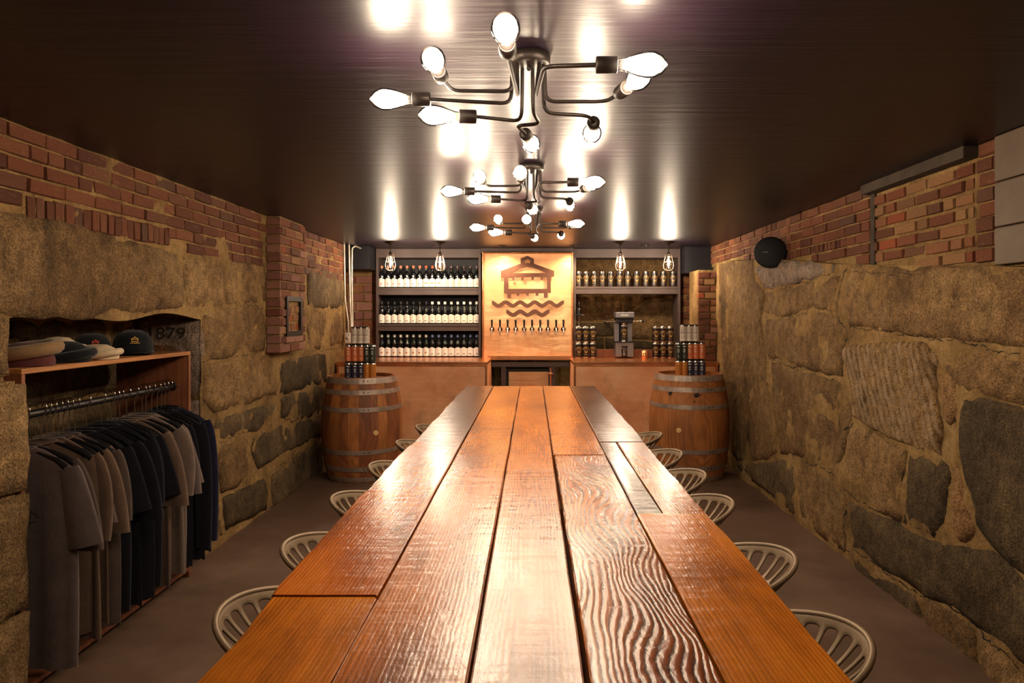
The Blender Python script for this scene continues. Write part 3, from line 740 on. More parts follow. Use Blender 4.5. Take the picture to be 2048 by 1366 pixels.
pr_pink = MB().add(wrap([(-.004+.011*cos(a), .046+.013*sin(a)) for a in [2*pi*i/10 for i in range(10)]], .0376), [tuple(range(10))]).me('label_print', M['pink'])
pr_tan = bars(.0375, [(-.020, .020, .052, .064), (-.026, .026, .047, .0485)]).me('label_print', M['tan_print'])
pr_sk = bars(.0375, [(-.014, -.002, .062, .066), (.003, .013, .060, .067), (-.012, -.001, .045, .050), (.002, .014, .040, .052), (-.01, .01, .03, .033)]).me('label_print', M['tan_print'])
for n_, c_ in (('cap_copper', (206, 118, 84)), ('cap_rust', (168, 74, 40)), ('cap_plum', (92, 66, 70)), ('cap_black', (26, 26, 32)), ('cap_white', (228, 222, 214)), ('cap_blue', (104, 132, 196)), ('cap_pale', (206, 220, 214))):
    M[n_] = plain(n_, c_, .4, .1)
ROWS = [
 (1.819, 'on the top shelf', [('cap_copper', pr_pink, 'label', 'copper-capped bottle, pink figure on label')]*7+[('cap_rust', pr_tan, 'label', 'rust-capped bottle, brown stripe on label')]*3+[('cap_plum', pr_sk, 'label', 'plum-capped bottle, small sketch on label')]*6, 'bottles on the top shelf'),
 (1.405, 'on the middle shelf', [('cap_black', pr_line, 'label', 'black-capped bottle with a white label')]*8+[('cap_white', pr_line, 'label', 'white-capped bottle with a white label')]*8, 'bottles on the middle shelf'),
 (CT, 'on the counter under the shelves', [('cap_pale', pr_faint, 'label_w', 'pale-capped bottle, faintly printed label')]*8+[('cap_blue', pr_line, 'label_w', 'blue-capped bottle, dark line on label')]*8, 'bottles along the counter'),
]
for z, where, row, grp in ROWS:
    cnt = {}; tot = {}
    for r_ in row: tot[r_[3]] = tot.get(r_[3], 0)+1
    for i, (cap, pr, lab, desc) in enumerate(row):
        cnt[desc] = cnt.get(desc, 0)+1; k = cnt[desc]
        x = (763.5+i*(953.5-763.5)/15-VX)*7.87/F
        o = empty('bottle', (x, 7.87+R.uniform(-.006, .006), z), R.uniform(-.12, .12),
                  label='%s %s, %s of %d from left' % (desc, {'on the top shelf': 'up on top shelf', 'on the middle shelf': 'on middle shelf', 'on the counter under the shelves': 'on the counter'}[where], ORD[k-1], tot[desc]), cat='bottle', group=grp)
        link('bottle_glass', me_bot, o, label=None)
        link('cap', me_cap, o, mat=M[cap]); link('label', me_lab, o, mat=M[lab]); link('label_print', pr, o)
# ---- emblem used on cans and the big sign (building on piles over waves)
def c6(L): return [((x-600)/1000, (545-y)/1000) for x, y in L]
H_OUT = c6([(297,297),(520,215),(520,155),(597,125),(670,160),(672,215),(900,297),(900,360),(862,365),(862,545),(825,545),(825,600),(785,600),(782,545),(720,546),(720,578),(692,578),(690,545),(612,546),(612,578),(585,578),(583,545),(505,546),(503,578),(475,578),(473,545),(412,548),(410,605),(370,605),(368,550),(330,550),(332,370),(297,370)])
H_A = c6([(565,210),(565,180),(600,165),(628,180),(628,210)])
H_B = c6([(415,322),(520,262),(597,250),(670,262),(825,322)])
H_C = c6([(378,372),(422,372),(425,402),(448,402),(450,365),(525,365),(527,402),(553,402),(555,365),(640,365),(642,398),(668,398),(670,365),(745,365),(747,396),(770,396),(772,365),(818,365),(818,500),(378,500)])
def wave_loop(x0, x1, ym, amp=21, th=21):
    up, dn = [], []
    n = int((x1-x0)/8)
    for i in range(n+1):
        x = x0+(x1-x0)*i/n; y = ym-amp*cos((x-350)*2*pi/165); dy = amp*sin((x-350)*2*pi/165)*2*pi/165
        nx, ny = -dy, 1.0; l = sqrt(nx*nx+ny*ny)
        if 0 < i < n: up.append((x+nx/l*th*-1, y-ny/l*th)); dn.append((x+nx/l*th, y+ny/l*th))
        else: up.append((x, y-th)); dn.append((x, y+th))
    return c6(up+dn[::-1])
# ---- big cans (black, gold print)
CR, CH = .0385, .178
can_body = MB().lathe([(CR, .012), (CR, CH-.022)], 24, cap=False)
me_cb = can_body.me('can_label', plain('black_can_wrap', (30, 20, 22), .35))
can_t = MB().lathe([(0, .003), (.030, .002), (.031, 0), (CR-.002, .006), (CR, .012)], 24, cap=False)
can_t.lathe([(CR, CH-.022), (CR-.001, CH-.018), (.033, CH-.004), (.0335, CH), (.031, CH), (.030, CH-.004), (0, CH-.004)], 24, cap=False)
me_ct = can_t.me('tin_ends', M['tin'])
mb = MB()
hs = .060
hv, hf = shape_geo([H_OUT, H_C]); mb.add(wrap([(x*hs*1.05, y*hs*1.2) for x, y, z in hv], CR+.0006, .080), hf)
mb.f = mb.f; r2 = bars(CR+.0006, [(-.022, .022, .070, .0735), (-.017, .017, .064, .067), (-.012, .012, .0585, .061)]); mb.add(r2.v, r2.f)
def arc_text(body, size, rad, up=True, z0=.08, R_=CR+.0006, squash=1.0):
    tv, tf = text_geo(body, size); out = []
    for x, y in tv:
        a = x/rad
        if up: out.append(((rad+y)*sin(a)*squash, (rad+y)*cos(a)))
        else: out.append(((rad-y)*sin(a)*squash, -(rad-y)*cos(a)))
    return wrap(out, R_, z0), tf
v_, f_ = arc_text('CUSHNOC', .023, .044, True, .076); mb.add(v_, f_)
v_, f_ = arc_text('BREWING CO', .009, .042, False, .080); mb.add(v_, f_)
me_cp = mb.me('can_print', M['gold'])
def big_can(x, Y, z, rz, label, group):
    o = empty('beverage_can', (x, Y, z), rz, label=label, cat='can', group=group)
    link('can_label', me_cb, o); link('tin_ends', me_ct, o); link('can_print', me_cp, o)
xs = [470, 544, 627, 710, 792, 882, 965, 1055, 1150, 1237, 1328, 1425]
for i in range(12):
    cx = (1060+(xs[i]+22)/5.06-VX)*7.88/F
    big_can(cx, 7.88, 1.835, atan2(cx, 7.88)*-.3+R.uniform(-.12, .12), 'black and gold can on the open unit\'s shelf, %s of twelve from the left' % ORD[i], 'black and gold cans on the shelf')
for side, x0 in (('by the tap wall', 1157.2), ('by the counter end', 1311.5)):
    for lev in range(2):
        for i in range(3):
            cx = (x0+i*14.1+(.0 if i < 2 else .5)-VX)*7.68/F
            big_can(cx, 7.68, CT+lev*(CH+.001), R.uniform(-.1, .1), 'black and gold can %s, %s row, %s of three' % (side, ('bottom', 'top')[lev], ORD[i]), 'stacked black and gold cans')
# ---- small cans on the barrels
r, h = .0325, .162
me_sb = MB().lathe([(r, .010), (r, h-.020)], 20, cap=False).me('can_wrap', M['label'])
q = MB().lathe([(0, .004), (.024, .002), (.0255, 0), (r-.001, .006), (r, .010)], 20, cap=False)
q.lathe([(r, h-.020), (.0275, h-.006), (.0275, h-.002), (.025, h-.004), (0, h-.004)], 20, cap=False)
me_se = q.me('tin_ends', M['tin'])
me_sl = MB().lathe([(.0285, h-.012), (.0295, h-.003), (.028, h), (.020, h), (.019, h-.003)], 16, cap=False).me('carrier_ring', M['black'])
mb = MB(); hv, hf = shape_geo([H_OUT, H_C]); mb.add(wrap([(x*.03, y*.036) for x, y, z in hv], r+.0005, .088), hf)
b2 = bars(r+.0005, [(-.010, .010, .076, .079), (-.007, .007, .070, .073), (-.012, .012, .120, .127), (-.003, .003, .030, .038)]); mb.add(b2.v, b2.f)
me_sp = mb.me('can_print', M['white_print'])
mb = bars(r+.0005, [(-.026, .026, z, z+.0022) for z in (.03, .04, .05, .058, .10, .108, .118, .128)]+[(x, x+.006, .078, .092) for x in (-.024, -.014, -.005, .006, .016)])
me_sq = mb.me('can_print', plain('grey_print', (110, 96, 100), .6))
for n_, c_ in (('can_orange', (200, 108, 66)), ('can_green', (52, 56, 48)), ('can_navy', (56, 50, 68)), ('can_amber', (188, 112, 44)), ('can_cream', (216, 200, 184))):
    M[n_] = plain(n_, c_, .38, .15)
def small_can(x, Y, z, rz, kind, label, group):
    o = empty('slim_can', (x, Y, z), rz, label=label, cat='can', group=group)
    link('can_wrap', me_sb, o, mat=M['can_'+kind]); link('tin_ends', me_se, o); link('carrier_ring', me_sl, o)
    if kind == 'cream': link('can_print', me_sq, o)
    elif kind != 'amber': link('can_print', me_sp, o)
    else: link('can_print', me_sp, o, scale=(1, 1, 1), mat=M['gold'])

# ================================================================== BARRELS
def barrel(x, Y, H, label, mats, bung, seed, rot):
    rr = random.Random(seed); t = empty('oak_barrel', (x, Y, 0), rot, label=label, cat='barrel')
    n = 26
    def rad(z): s = (z/H-.5)*2; return .372-.066*abs(s)**2.1
    zs = [H*k/14 for k in range(15)]
    a = 0
    ws = [rr.uniform(.8, 1.2) for _ in range(n)]; tot = sum(ws)
    for i in range(n):
        wd = ws[i]/tot*2*pi; g_ = .0022
        vs = []; dr = rr.uniform(-.0012, .0012)
        for z in zs:
            r_ = rad(z)+dr
            for k in range(4):
                aa = a+g_+(wd-2*g_)*k/3
                vs.append((r_*cos(aa), r_*sin(aa), z))
            for k in range(2):
                aa = a+g_+(wd-2*g_)*(1-k); vs.append(((r_-.024)*cos(aa), (r_-.024)*sin(aa), z))
        fs = []
        for j in range(14):
            for k in range(6): fs.append((j*6+k, j*6+(k+1) % 6, (j+1)*6+(k+1) % 6, (j+1)*6+k))
        fs += [tuple(reversed(range(6))), tuple(14*6+k for k in range(6))]
        mb = MB(); mb.add(vs, fs, False)
        mb.ob('stave', mats[rr.randrange(len(mats))], t)
        a += wd
    MB().lathe([(0, H-.030), (rad(H)-.020, H-.030), (rad(H)-.020, H-.045), (0, H-.045)], 32, cap=False).ob('head', M['oak_dark'], t)
    for z0, z1 in ((.012, .052), (.110, .150), (.262, .302), (H-.302, H-.262), (H-.150, H-.108), (H-.055, H-.004)):
        mb = MB().lathe([(rad(z0)+.0012, z0), (rad(z0)+.0042, z0), (rad(z1)+.0042, z1), (rad(z1)+.0012, z1)], 40, cap=False, smooth=False)
        hp = mb.ob('hoop', M['hoop'], t)
        for dz in (0, 1):
            for da in (0, .11):
                aa = -pi/2+.28+da; zz = (z0+z1)/2+(dz-.5)*.0; rr_ = rad(zz)+.004
                if dz == 0: MB().lathe([(.0055, 0), (.0045, .0025), (0, .0035)], 8, along((rr_*cos(aa), rr_*sin(aa), zz), (cos(aa), sin(aa), 0)), cap=False).ob('rivet', M['black_metal'], hp)
    aa, zz = bung; r_ = rad(zz)
    MB().lathe([(0, -.01), (.024, -.01), (.024, .004), (.021, .006), (0, .006)], 20, along((r_*cos(aa), r_*sin(aa), zz), (cos(aa), sin(aa), 0)), cap=False).ob('bung', plain('pale_bung', (222, 182, 120), .6), t)
    return rad(H)
barrel(-1.60, 6.42, .945, 'oak barrel in the corner below the outlet box, pale bung toward table', [M['oak_dark'], M['oak']], (-pi/2+.56, .455), 3, 0)
barrel(1.477, 6.45, .965, 'lighter oak barrel with black stains, beside the right-hand wall', [M['oak']], (-pi/2-.46, .475), 5, 0)
# black soot stains on the right barrel: thin irregular marks on the staves
def blot(parent, ang, z, w_, h_, sd):
    rr = random.Random(sd); mb = MB(); n = 22; ring = []
    for i in range(n):
        a = 2*pi*i/n; k = rr.uniform(.55, 1.15); ring.append((w_*k*cos(a), h_*k*sin(a)))
    vs = [(0, 0)]+ring; out = []
    for u_, v_ in vs:
        zz = z+v_; rad = .372-.066*abs((zz/.965-.5)*2)**2.1+.0028; aa = ang+u_/rad
        out.append((rad*cos(aa), rad*sin(aa), zz))
    mb.add(out, [(0, 1+i, 1+(i+1) % n) for i in range(n)]); mb.ob('soot_stain', M['ink'], parent)
rb_ = bpy.data.objects['oak_barrel.001']
blot(rb_, -pi/2-.72, .800, .024, .022, 1); blot(rb_, -pi/2-.02, .792, .034, .020, 2); blot(rb_, -pi/2-.08, .735, .006, .012, 3)
def can_stack(rows, Y, zbase, where, grp, flip):
    for lev, (xs_, kinds) in enumerate(rows):
        seen = {}
        for i, (x_, kd) in enumerate(zip(xs_, kinds)):
            tot = kinds.count(kd); seen[kd] = seen.get(kd, 0)+1
            nm = {'cream': 'cream printed', 'navy': 'navy', 'amber': 'amber', 'orange': 'orange', 'green': 'dark green'}[kd]
            lab = '%s slim can on %s barrel, %s row, %s of %d' % (nm, where, ('bottom', 'middle', 'top')[lev], ORD[seen[kd]-1], tot)
            small_can((x_-VX)*Y/F, Y, zbase+lev*(h+.001), flip+R.uniform(-.15, .15), kd, lab, grp)
can_stack([([696.5, 709.5, 722, 733.5, 745], ['navy', 'navy', 'navy', 'amber', 'amber']), ([696.5, 709.5, 722, 733.5, 745], ['orange', 'orange', 'orange', 'green', 'green']), ([708.5, 720.5, 732], ['cream']*3)],
          6.28, .915, 'left-hand', 'slim cans stacked on the left barrel', .15)
can_stack([([1357.5, 1369, 1380.5, 1392, 1404], ['amber', 'amber', 'navy', 'navy', 'navy']), ([1357.5, 1369, 1380.5, 1392, 1404], ['green', 'green', 'orange', 'orange', 'orange']), ([1367, 1379, 1391], ['cream']*3)],
          6.30, .935, 'right-hand', 'slim cans stacked on the right barrel', -.35)

# ================================================================== COPPER TAP WALL, SIGN, TAPS
TY = 7.74
def tx(cx): return (950+cx/5.69-VX)*TY/F
def tz(cy): return EYE+(VY-(490+cy/5.69))*TY/F
t = empty('copper_tap_wall', (0, TY, 0), label='bright copper tap wall framed in copper pipe between the shelf units', cat='panel')
mb = MB(); x0, x1, z0, z1 = tx(80), tx(1118), 1.0, 2.222
n = 26; vs = []
for i in range(n+1):
    for j in range(n+1):
        x = x0+(x1-x0)*i/n; z = z0+(z1-z0)*j/n; e = min(1, 6*min(i, n-i, j, n-j)/n)
        vs.append((x, e*.006*nz(x, z, 4, 4), z))
mb.add(vs, [(i*(n+1)+j, (i+1)*(n+1)+j, (i+1)*(n+1)+j+1, i*(n+1)+j+1) for i in range(n) for j in range(n)], True)
mb.box(x0, x1, .012, .04, z0, z1); mb.ob('copper_sheet', M['copper_bright'], t)
for pts in ([(tx(92), -.012, 1.02), (tx(92), -.012, 2.21)], [(tx(1108), -.012, 1.02), (tx(1108), -.012, 2.21)], [(tx(92), -.012, 2.212), (tx(1108), -.012, 2.212)]):
    MB().tube(pts, .011, 10).ob('edge_pipe', M['copper_pipe'], t)
MB().box(tx(150), tx(1100), -.07, -.01, 1.010, 1.026, .003).box(tx(150), tx(1100), -.075, -.068, 1.010, 1.05, .002).ob('drip_tray', M['copper_pipe'], t)
t = empty('wall_sign', (0, TY-.03, 0), label='brown metal building-over-waves emblem mounted on the copper wall', cat='sign')
sc = 1000/5.69*TY/F
ox, oz = tx(600), tz(545)
v_, f_ = shape_geo([H_OUT, H_A, H_B, H_C], .007)
def up(v): return [(ox+x*sc, z*sc*0+z, oz+y*sc) for x, y, z in v]
MB().add(up(v_), f_).ob('building_emblem', M['sign'], t)
for a, b, c in ((195, 1012, 672), (357, 848, 775)):
    v_, f_ = shape_geo([wave_loop(a, b, c)], .007); MB().add(up(v_), f_).ob('wave_emblem', M['sign'], t)
me_flange = MB().lathe([(0, 0), (.027, 0), (.026, .006), (.012, .012), (.010, .03), (0, .03)], 16, rotm('X', pi/2), cap=False).me('flange', M['black_metal'])
q = MB().lathe([(.0, .018), (.010, .015), (.013, 0), (.010, -.014), (.006, -.018)], 12, trm(0, -.045, 0), cap=False); q.tube([(0, -.03, 0), (0, -.06, -.002), (0, -.075, -.02), (0, -.078, -.062)], .0075, 8, .012)
me_fau = q.me('faucet', M['chrome'])
me_han = MB().lathe([(.006, .015), (.008, .03), (.010, .04), (.0125, .10), (.011, .108), (0, .108)], 12, trm(0, -.045, 0), cap=False).me('tap_handle', M['black'])
for i, cx in enumerate([195, 287, 373, 464, 560, 650, 742, 830, 922, 1005]):
    o = empty('beer_tap', (tx(cx), TY-.004, tz(957)), label='black-handled chrome beer tap, %s of ten along the copper wall' % ORD[i], cat='tap', group='beer taps on the copper wall')
    link('flange', me_flange, o); link('faucet', me_fau, o); link('tap_handle', me_han, o)
# recessed spots
for i, (x_, w_, lab) in enumerate([(1005, SPOT_W, 'small black ceiling spotlight above the left of the copper wall'), (1147, SPOT_W, 'small black ceiling spotlight above the right of the copper wall'),
                            (860, SPOT_W*.35, 'small black ceiling spotlight above the bottles'), (1290, SPOT_W*.35, 'small black ceiling spotlight above the can seamer')]):
    X = (x_-VX)*7.45/F
    t = empty('ceiling_spotlight', (X, 7.45, CEIL), label=lab, cat='spotlight')
    MB().lathe([(.030, -.001), (.046, -.001), (.048, -.006), (.036, -.012), (.030, -.004)], 20, cap=False).ob('trim_ring', M['black'], t)
    MB().lathe([(0, -.002), (.030, -.003)], 16, cap=False).ob('lens', m_emit('spot_lens', (1, .72, .42), 4), t)
    L = bpy.data.lights.new('spot', 'SPOT'); L.energy = w_; L.color = (1, .70, .40); L.spot_size = radians(120); L.spot_blend = .8; L.shadow_soft_size = .02
    lo = bpy.data.objects.new('spot_lamp', L); COL.objects.link(lo); lo.parent = t; lo.location = (0, 0, -.02); lo.rotation_euler = (radians(18), 0, 0)

# ================================================================== CAN SEAMER and counter objects
SYm = 7.62
def sx(cx): return (1200+cx/10.5-VX)*SYm/F
def sz(cy): return EYE+(VY-(600+cy/10.5))*SYm/F
zb = CT+.002
t = empty('can_seamer', (sx(515), SYm, CT), label='grey and black can seaming machine on the copper counter', cat='machine')
cx0 = sx(515)
def bx(mb, a, b, y0, y1, c, d, bev=.002): return mb.box(sx(a)-cx0, sx(b)-cx0, y0, y1, sz(d)-CT, sz(c)-CT, bev)
k = (sz(1200)-CT)
mb = MB()
bx(mb, 332, 455, 0, .17, 895, 1190); bx(mb, 580, 705, 0, .17, 895, 1190); bx(mb, 455, 580, .0, .17, 895, 965); bx(mb, 455, 580, .12, .17, 960, 1190)
mb.ob('base', M['steel'], t)
bx(MB(), 322, 705, -.01, .18, 872, 895).ob('deck', M['black'], t)
bx(MB(), 320, 415, .06, .16, 480, 872).ob('column', M['steel'], t); bx(MB(), 590, 690, .06, .16, 480, 872).ob('column', M['steel'], t)
bx(MB(), 415, 590, .13, .16, 480, 872).ob('rear_plate', M['black'], t)
bx(MB(), 335, 705, .0, .17, 372, 425).ob('neck', M['black'], t); bx(MB(), 325, 692, -.01, .17, 428, 478).ob('top_plate', M['black'], t)
hd = bx(MB(), 328, 712, -.03, .17, 255, 370, .004).ob('head_box', M['steel'], t)
tv, tf = text_geo('Oktober', .026)
MB().add([(x+y*.25, -.0315, (sz(318)-CT)+y) for x, y in tv], tf).ob('lettering', M['white_print'], hd)
for a, b in ((325, 112), (692, 900)):
    sgn = -1 if b < a else 1
    hh = MB().tube([(sx(a)-cx0, .03, sz(450)-CT), (sx(b)-cx0, .02, sz(443 if sgn > 0 else 458)-CT)], .005, 8).ob('handle_bar', M['chrome'], t)
    MB().lathe([(0, -.018), (.012, -.014), (.017, 0), (.012, .014), (0, .018)], 12, trm(sx(b)-cx0, .02, sz(443 if sgn > 0 else 458)-CT), cap=False).ob('ball_knob', M['black'], hh)
MB().lathe([(0, 0), (.03, 0), (.03, .02), (.022, .024), (0, .024)], 18, trm(0, .05, sz(895)-CT), cap=False).ob('turntable', M['tin'], t)
MB().lathe([(0, 0), (.034, 0), (.034, .016), (0, .016)], 18, trm(0, .05, sz(480)-CT-.014), cap=False).ob('chuck', M['chrome'], t)
q = MB(); q.lathe([(0, 0), (.012, 0), (.012, .05), (0, .05)], 10, trm(0, .05, .02), cap=False); q.lathe([(0, .05), (.018, .05), (.018, .075), (0, .08)], 10, trm(0, .05, .02), cap=False)
q.ob('spindle', M['tin'], t)
big_can(cx0, SYm+.05, sz(895)+.0245, 0, 'black and gold can clamped upright inside the seaming machine', 'stacked black and gold cans')
# copper cup
t = link('copper_cup', MB().lathe([(0, 0), (.038, 0), (.041, .02), (.041, .088), (.038, .088), (.038, .01), (0, .008)], 24, cap=False).me('copper_cup', M['copper_pipe']), None, ((1289-VX)*7.62/F, 7.62, CT),
         label='small shiny copper cup beside the seaming machine', cat='cup')
# wood rail behind
t = link('wooden_rail', MB().box(-.52, .52, 0, .03, 0, .092, .003).me('wooden_rail', M['plywood_side']), None, (1.08, 7.83, CT), label='low brown wooden rail along the counter back, behind the machine', cat='rail')
# tap tower beside the copper wall
t = empty('tap_tower', ((1158-VX)*7.78/F, 7.78, CT), label='slim chrome tap tower with black fittings behind the stacked cans', cat='tap')
MB().lathe([(.018, 0), (.018, .01), (.009, .014), (.009, .52), (.014, .53), (.014, .56), (0, .565)], 14, cap=False).ob('column', M['chrome'], t)
MB().box(-.03, .032, -.03, .02, .47, .50, .004).box(-.022, .0, -.04, .0, .50, .56, .004).ob('valve_block', M['black'], t)
MB().tube([(0, 0, .485), (.06, -.02, .485)], .006, 8).ob('outlet', M['chrome'], t)
MB().lathe([(.006, .56), (.010, .60), (.008, .63), (0, .632)], 10, cap=False).ob('tap_handle', M['black'], t)

# ================================================================== CONDUITS, OUTLET, SPEAKER
for i, (xa, lab, pts) in enumerate([
   (0, 'straight silver conduit nearest the stone wall, rising from the outlet box', [(688, 486, 7.35), (690, 600, 7.35), (696, 640, 7.35), (697, 667, 7.35)]),
   (1, 'second silver conduit, close beside the straight one at the alcove edge', [(698, 489, 7.42), (700, 600, 7.42), (702, 640, 7.42), (702, 667, 7.38)]),
   (2, 'silver conduit bending back along the ceiling toward the bottle shelves', [(745, 506, 7.75), (710, 492, 7.46), (704, 496, 7.44), (703.5, 560, 7.44), (705, 640, 7.44), (704.5, 667, 7.38)])]):
    P = [px(*p) for p in pts]
    t = empty('conduit', P[0], label=lab, cat='pipe', group='silver conduits by the alcove')
    o0 = Vector(P[0])
    MB().tube([Vector(p)-o0 for p in P], .010, 8, .04).ob('pipe', M['conduit'], t)
    c_ = Vector(P[-3 if i < 2 else -3])-o0
    MB().lathe([(.0135, -.02), (.0135, .02)], 10, along(c_, (0, 0, 1))).ob('coupling', M['conduit'], t)
P = px(696, 676, 7.33)
t = empty('outlet_box', P, label='white electrical outlet box at the foot of the conduits', cat='outlet')
MB().box(-.028, .028, -.02, .03, -.055, .055, .005).ob('box', M['white_plastic'], t)
MB().lathe([(0, 0), (.017, 0), (.017, .003), (0, .003)], 16, trm(0, -.02, 0)@rotm('X', pi/2), cap=False).ob('socket', M['conduit'], t)
# speaker
P = px(1541, 505, 5.38)
t = empty('wall_speaker', P, label='round black speaker mounted where brick meets stone', cat='speaker')
ax = Vector((-.30, -1, .05)).normalized()
MB().lathe([(0, -.03), (.05, -.03), (.118, -.012), (.126, 0), (.124, .010), (.10, .022), (.05, .030), (0, .033)], 32, along((0, 0, 0), ax), cap=False).ob('grille', M['black_matte'], t)
MB().box(.0, .14, -.01, .02, -.02, .02, .003).ob('bracket', M['black'], t)
tv, tf = text_geo('speaker', .010)
mb = MB()
A = along((0, 0, 0), ax)
mb.box(-.03, .012, -.002, .002, .031, .0335, 0, A@trm(-.03, .0, 0)); mb.ob('badge', M['steel'], t)

# ================================================================== TABLE
TH, TT = .55, .06
TZ = EYE-TH
t = empty('long_table', (0, 2.9, 0), label='very long varnished reclaimed plank table running down the cellar', cat='table')
wood_cols = [((92, 42, 10), (160, 80, 20), (188, 104, 32)), ((104, 48, 12), (168, 90, 24), (196, 114, 38)), ((110, 54, 22), (160, 90, 40), (186, 114, 58)), ((84, 40, 18), (146, 78, 34), (180, 106, 50)), ((110, 54, 10), (176, 98, 20), (200, 122, 30)), ((62, 32, 20), (94, 54, 34), (122, 74, 48))]
edges = [-.516, -.303, -.096, .080, .290, .487]
def plank(x0, x1, y0, y1, ci, seed, contrast=.38, ring=38, bumpg=.13, left=False, right=False, tilt=(.012, .004), dist=.05, ys=.09):
    rr = random.Random(seed); n = max(4, int((y1-y0)/.045)); gapx = .0022
    rows_ = []
    dz = rr.uniform(-.0025, .0015)
    for i in range(n+1):
        y = y0+.0015+(y1-y0-.003)*i/n
        a = x0+gapx+.0022*nz(y, seed, 1, 3); b = x1-gapx+.0022*nz(y, seed, 2, 3)
        if left: a = x0+.018*nz(y, 3, 1, 2.2)+.007*nz(y, 1, 1, 9)
        if right: b = x1+.010*nz(y, 9, 1, 2.2)+.004*nz(y, 1, 7, 9)
        e = .0035
        zt = TZ+dz
        rows_.append([(a, y, zt-TT+.004), (a, y, zt-e), (a+e, y, zt), (a+(b-a)*.33, y, zt+.0012*nz(a, y, 1, 5)), (a+(b-a)*.66, y, zt+.0012*nz(a, y, 8, 5)), (b-e, y, zt), (b, y, zt-e), (b, y, zt-TT+.004)])
    vs = [(p[0], p[1]-2.9, p[2]) for r_ in rows_ for p in r_]; k = 8; fs = []
    for i in range(n):
        for j in range(k): fs.append((i*k+j, (i+1)*k+j, (i+1)*k+(j+1) % k, i*k+(j+1) % k))
    fs = [tuple(reversed(f)) for f in fs]
    fs += [tuple(range(k)), tuple(reversed([n*k+j for j in range(k)]))]
    mb = MB(); mb.add(vs, fs, False); mb.sm = [False]*len(mb.f)
    d, m, l = wood_cols[ci]
    return mb.ob('plank', m_wood('table_plank', seed, d, m, l, ring=ring, tilt=tilt, contrast=contrast, bumpg=bumpg, rough=.225, low=.6, coat=.22, dist=dist, ys=ys), t)
E0, E1 = .45, 5.29
L_ = edges
plank(L_[0], L_[1], E0, 1.338, 4, 21, left=True); plank(L_[0], L_[1], 1.338, 2.965, 0, 22, left=True); plank(L_[0], L_[1], 2.965, E1, 5, 23, left=True)
plank(L_[1], L_[2], E0, 2.69, 1, 24); plank(L_[1], L_[2], 2.69, E1, 4, 25)
plank(L_[2], L_[3], E0, 2.42, 2, 26, .25); plank(L_[2], L_[3], 2.42, E1, 1, 27, .3)
plank(L_[3]+.005, L_[4], E0, 2.69, 3, 28, .9, 26, 1.0, tilt=(.05, .02), dist=.30, ys=.14); plank(L_[3], L_[4], 2.69, E1, 1, 29, .3)
plank(L_[4], L_[5], E0, 1.896, 4, 30, .4, right=True); plank(L_[4], L_[4]+.075, 1.896, 2.965, 5, 31, .4); plank(L_[4]+.075, L_[5], 1.896, 2.965, 3, 32, .4, right=True)
plank(L_[4], L_[5], 2.965, E1, 5, 33, .4, right=True)
for y in (.9, 2.2, 3.6, 4.9):
    MB().box(-.42, .40, y-2.9-.05, y-2.9+.05, TZ-TT-.07, TZ-TT-.001, .004).ob('crossbeam', M['oak_dark'], t)
    for s in (-.16, .14):
        MB().box(s-.045, s+.045, y-2.9-.045, y-2.9+.045, .06, TZ-TT-.07, .004).ob('leg', M['oak_dark'], t)
    MB().box(-.28, .26, y-2.9-.05, y-2.9+.05, 0, .06, .004).ob('foot', M['oak_dark'], t)

# ================================================================== STOOLS
def seat_mesh():
    bm = bmesh.new()
    NA = 66
    radii = [.05, .10, .16, .30, .46, .60, .66, .76, .86, .93, .97, 1.0]
    def pos(q, a):
        # a = 0 points away from the table (local +x); superellipse outline, raised outer rim
        ca, sa = cos(a), sin(a)
        rx_, ry_ = .205, .215
        x = rx_*q*ca; y = ry_*q*sa*(1-.08*ca)
        back = max(0, ca)
        z = -.105+.112*q**2.5*(.62+.38*back)+.015*back*q**4
        if q > .93: z += (q-.93)*.05
        return Vector((x, y, z))
    grid = []
    c = bm.verts.new(pos(0, 0))
    for q in radii: grid.append([bm.verts.new(pos(q, 2*pi*(k+.5)/NA)) for k in range(NA)])
    for k in range(NA): bm.faces.new((c, grid[0][k], grid[0][(k+1) % NA]))
    for i in range(len(radii)-1):
        for k in range(NA):
            ang = abs(((2*pi*(k+1)/NA)+pi) % (2*pi)-pi)
            out_slot = 6 <= i <= 8 and k % 3 != 0 and ang < 2.75
            in_slot = 2 <= i <= 4 and k % 3 != 0
            hub = i == 1 and k % 11 < 3
            if out_slot or (in_slot and 3 <= i <= 4) or hub: continue
            bm.faces.new((grid[i][k], grid[i+1][k], grid[i+1][(k+1) % NA], grid[i][(k+1) % NA]))
    me = bpy.data.meshes.new('seat'); bm.to_mesh(me); bm.free()
    o = bpy.data.objects.new('tmp', me); COL.objects.link(o)
    s = o.modifiers.new('s', 'SOLIDIFY'); s.thickness = .008; s.offset = 0
    b = o.modifiers.new('b', 'SUBSURF'); b.levels = 1; b.render_levels = 1
    dg = bpy.context.evaluated_depsgraph_get(); m2 = bpy.data.meshes.new_from_object(o.evaluated_get(dg))
    bpy.data.objects.remove(o); bpy.data.meshes.remove(me)
    m2.name = 'seat'; m2.polygons.foreach_set('use_smooth', [True]*len(m2.polygons)); m2.materials.clear(); m2.materials.append(M['cast'])
    return m2
me_seat = seat_mesh()
rim = [(.205*cos(a), .215*sin(a)*(1-.08*cos(a)), -.105+.112*(.62+.38*max(0, cos(a)))+.015*max(0, cos(a))+.0035) for a in [2*pi*i/48 for i in range(48)]]
me_rim = MB().tube(rim, .0075, 8, closed=True).me('seat_rim', M['cast'])
me_post = MB().lathe([(.03, .665), (.022, .655), (.018, .64), (.018, .05), (.028, .04)], 14).me('post', M['black_metal'])
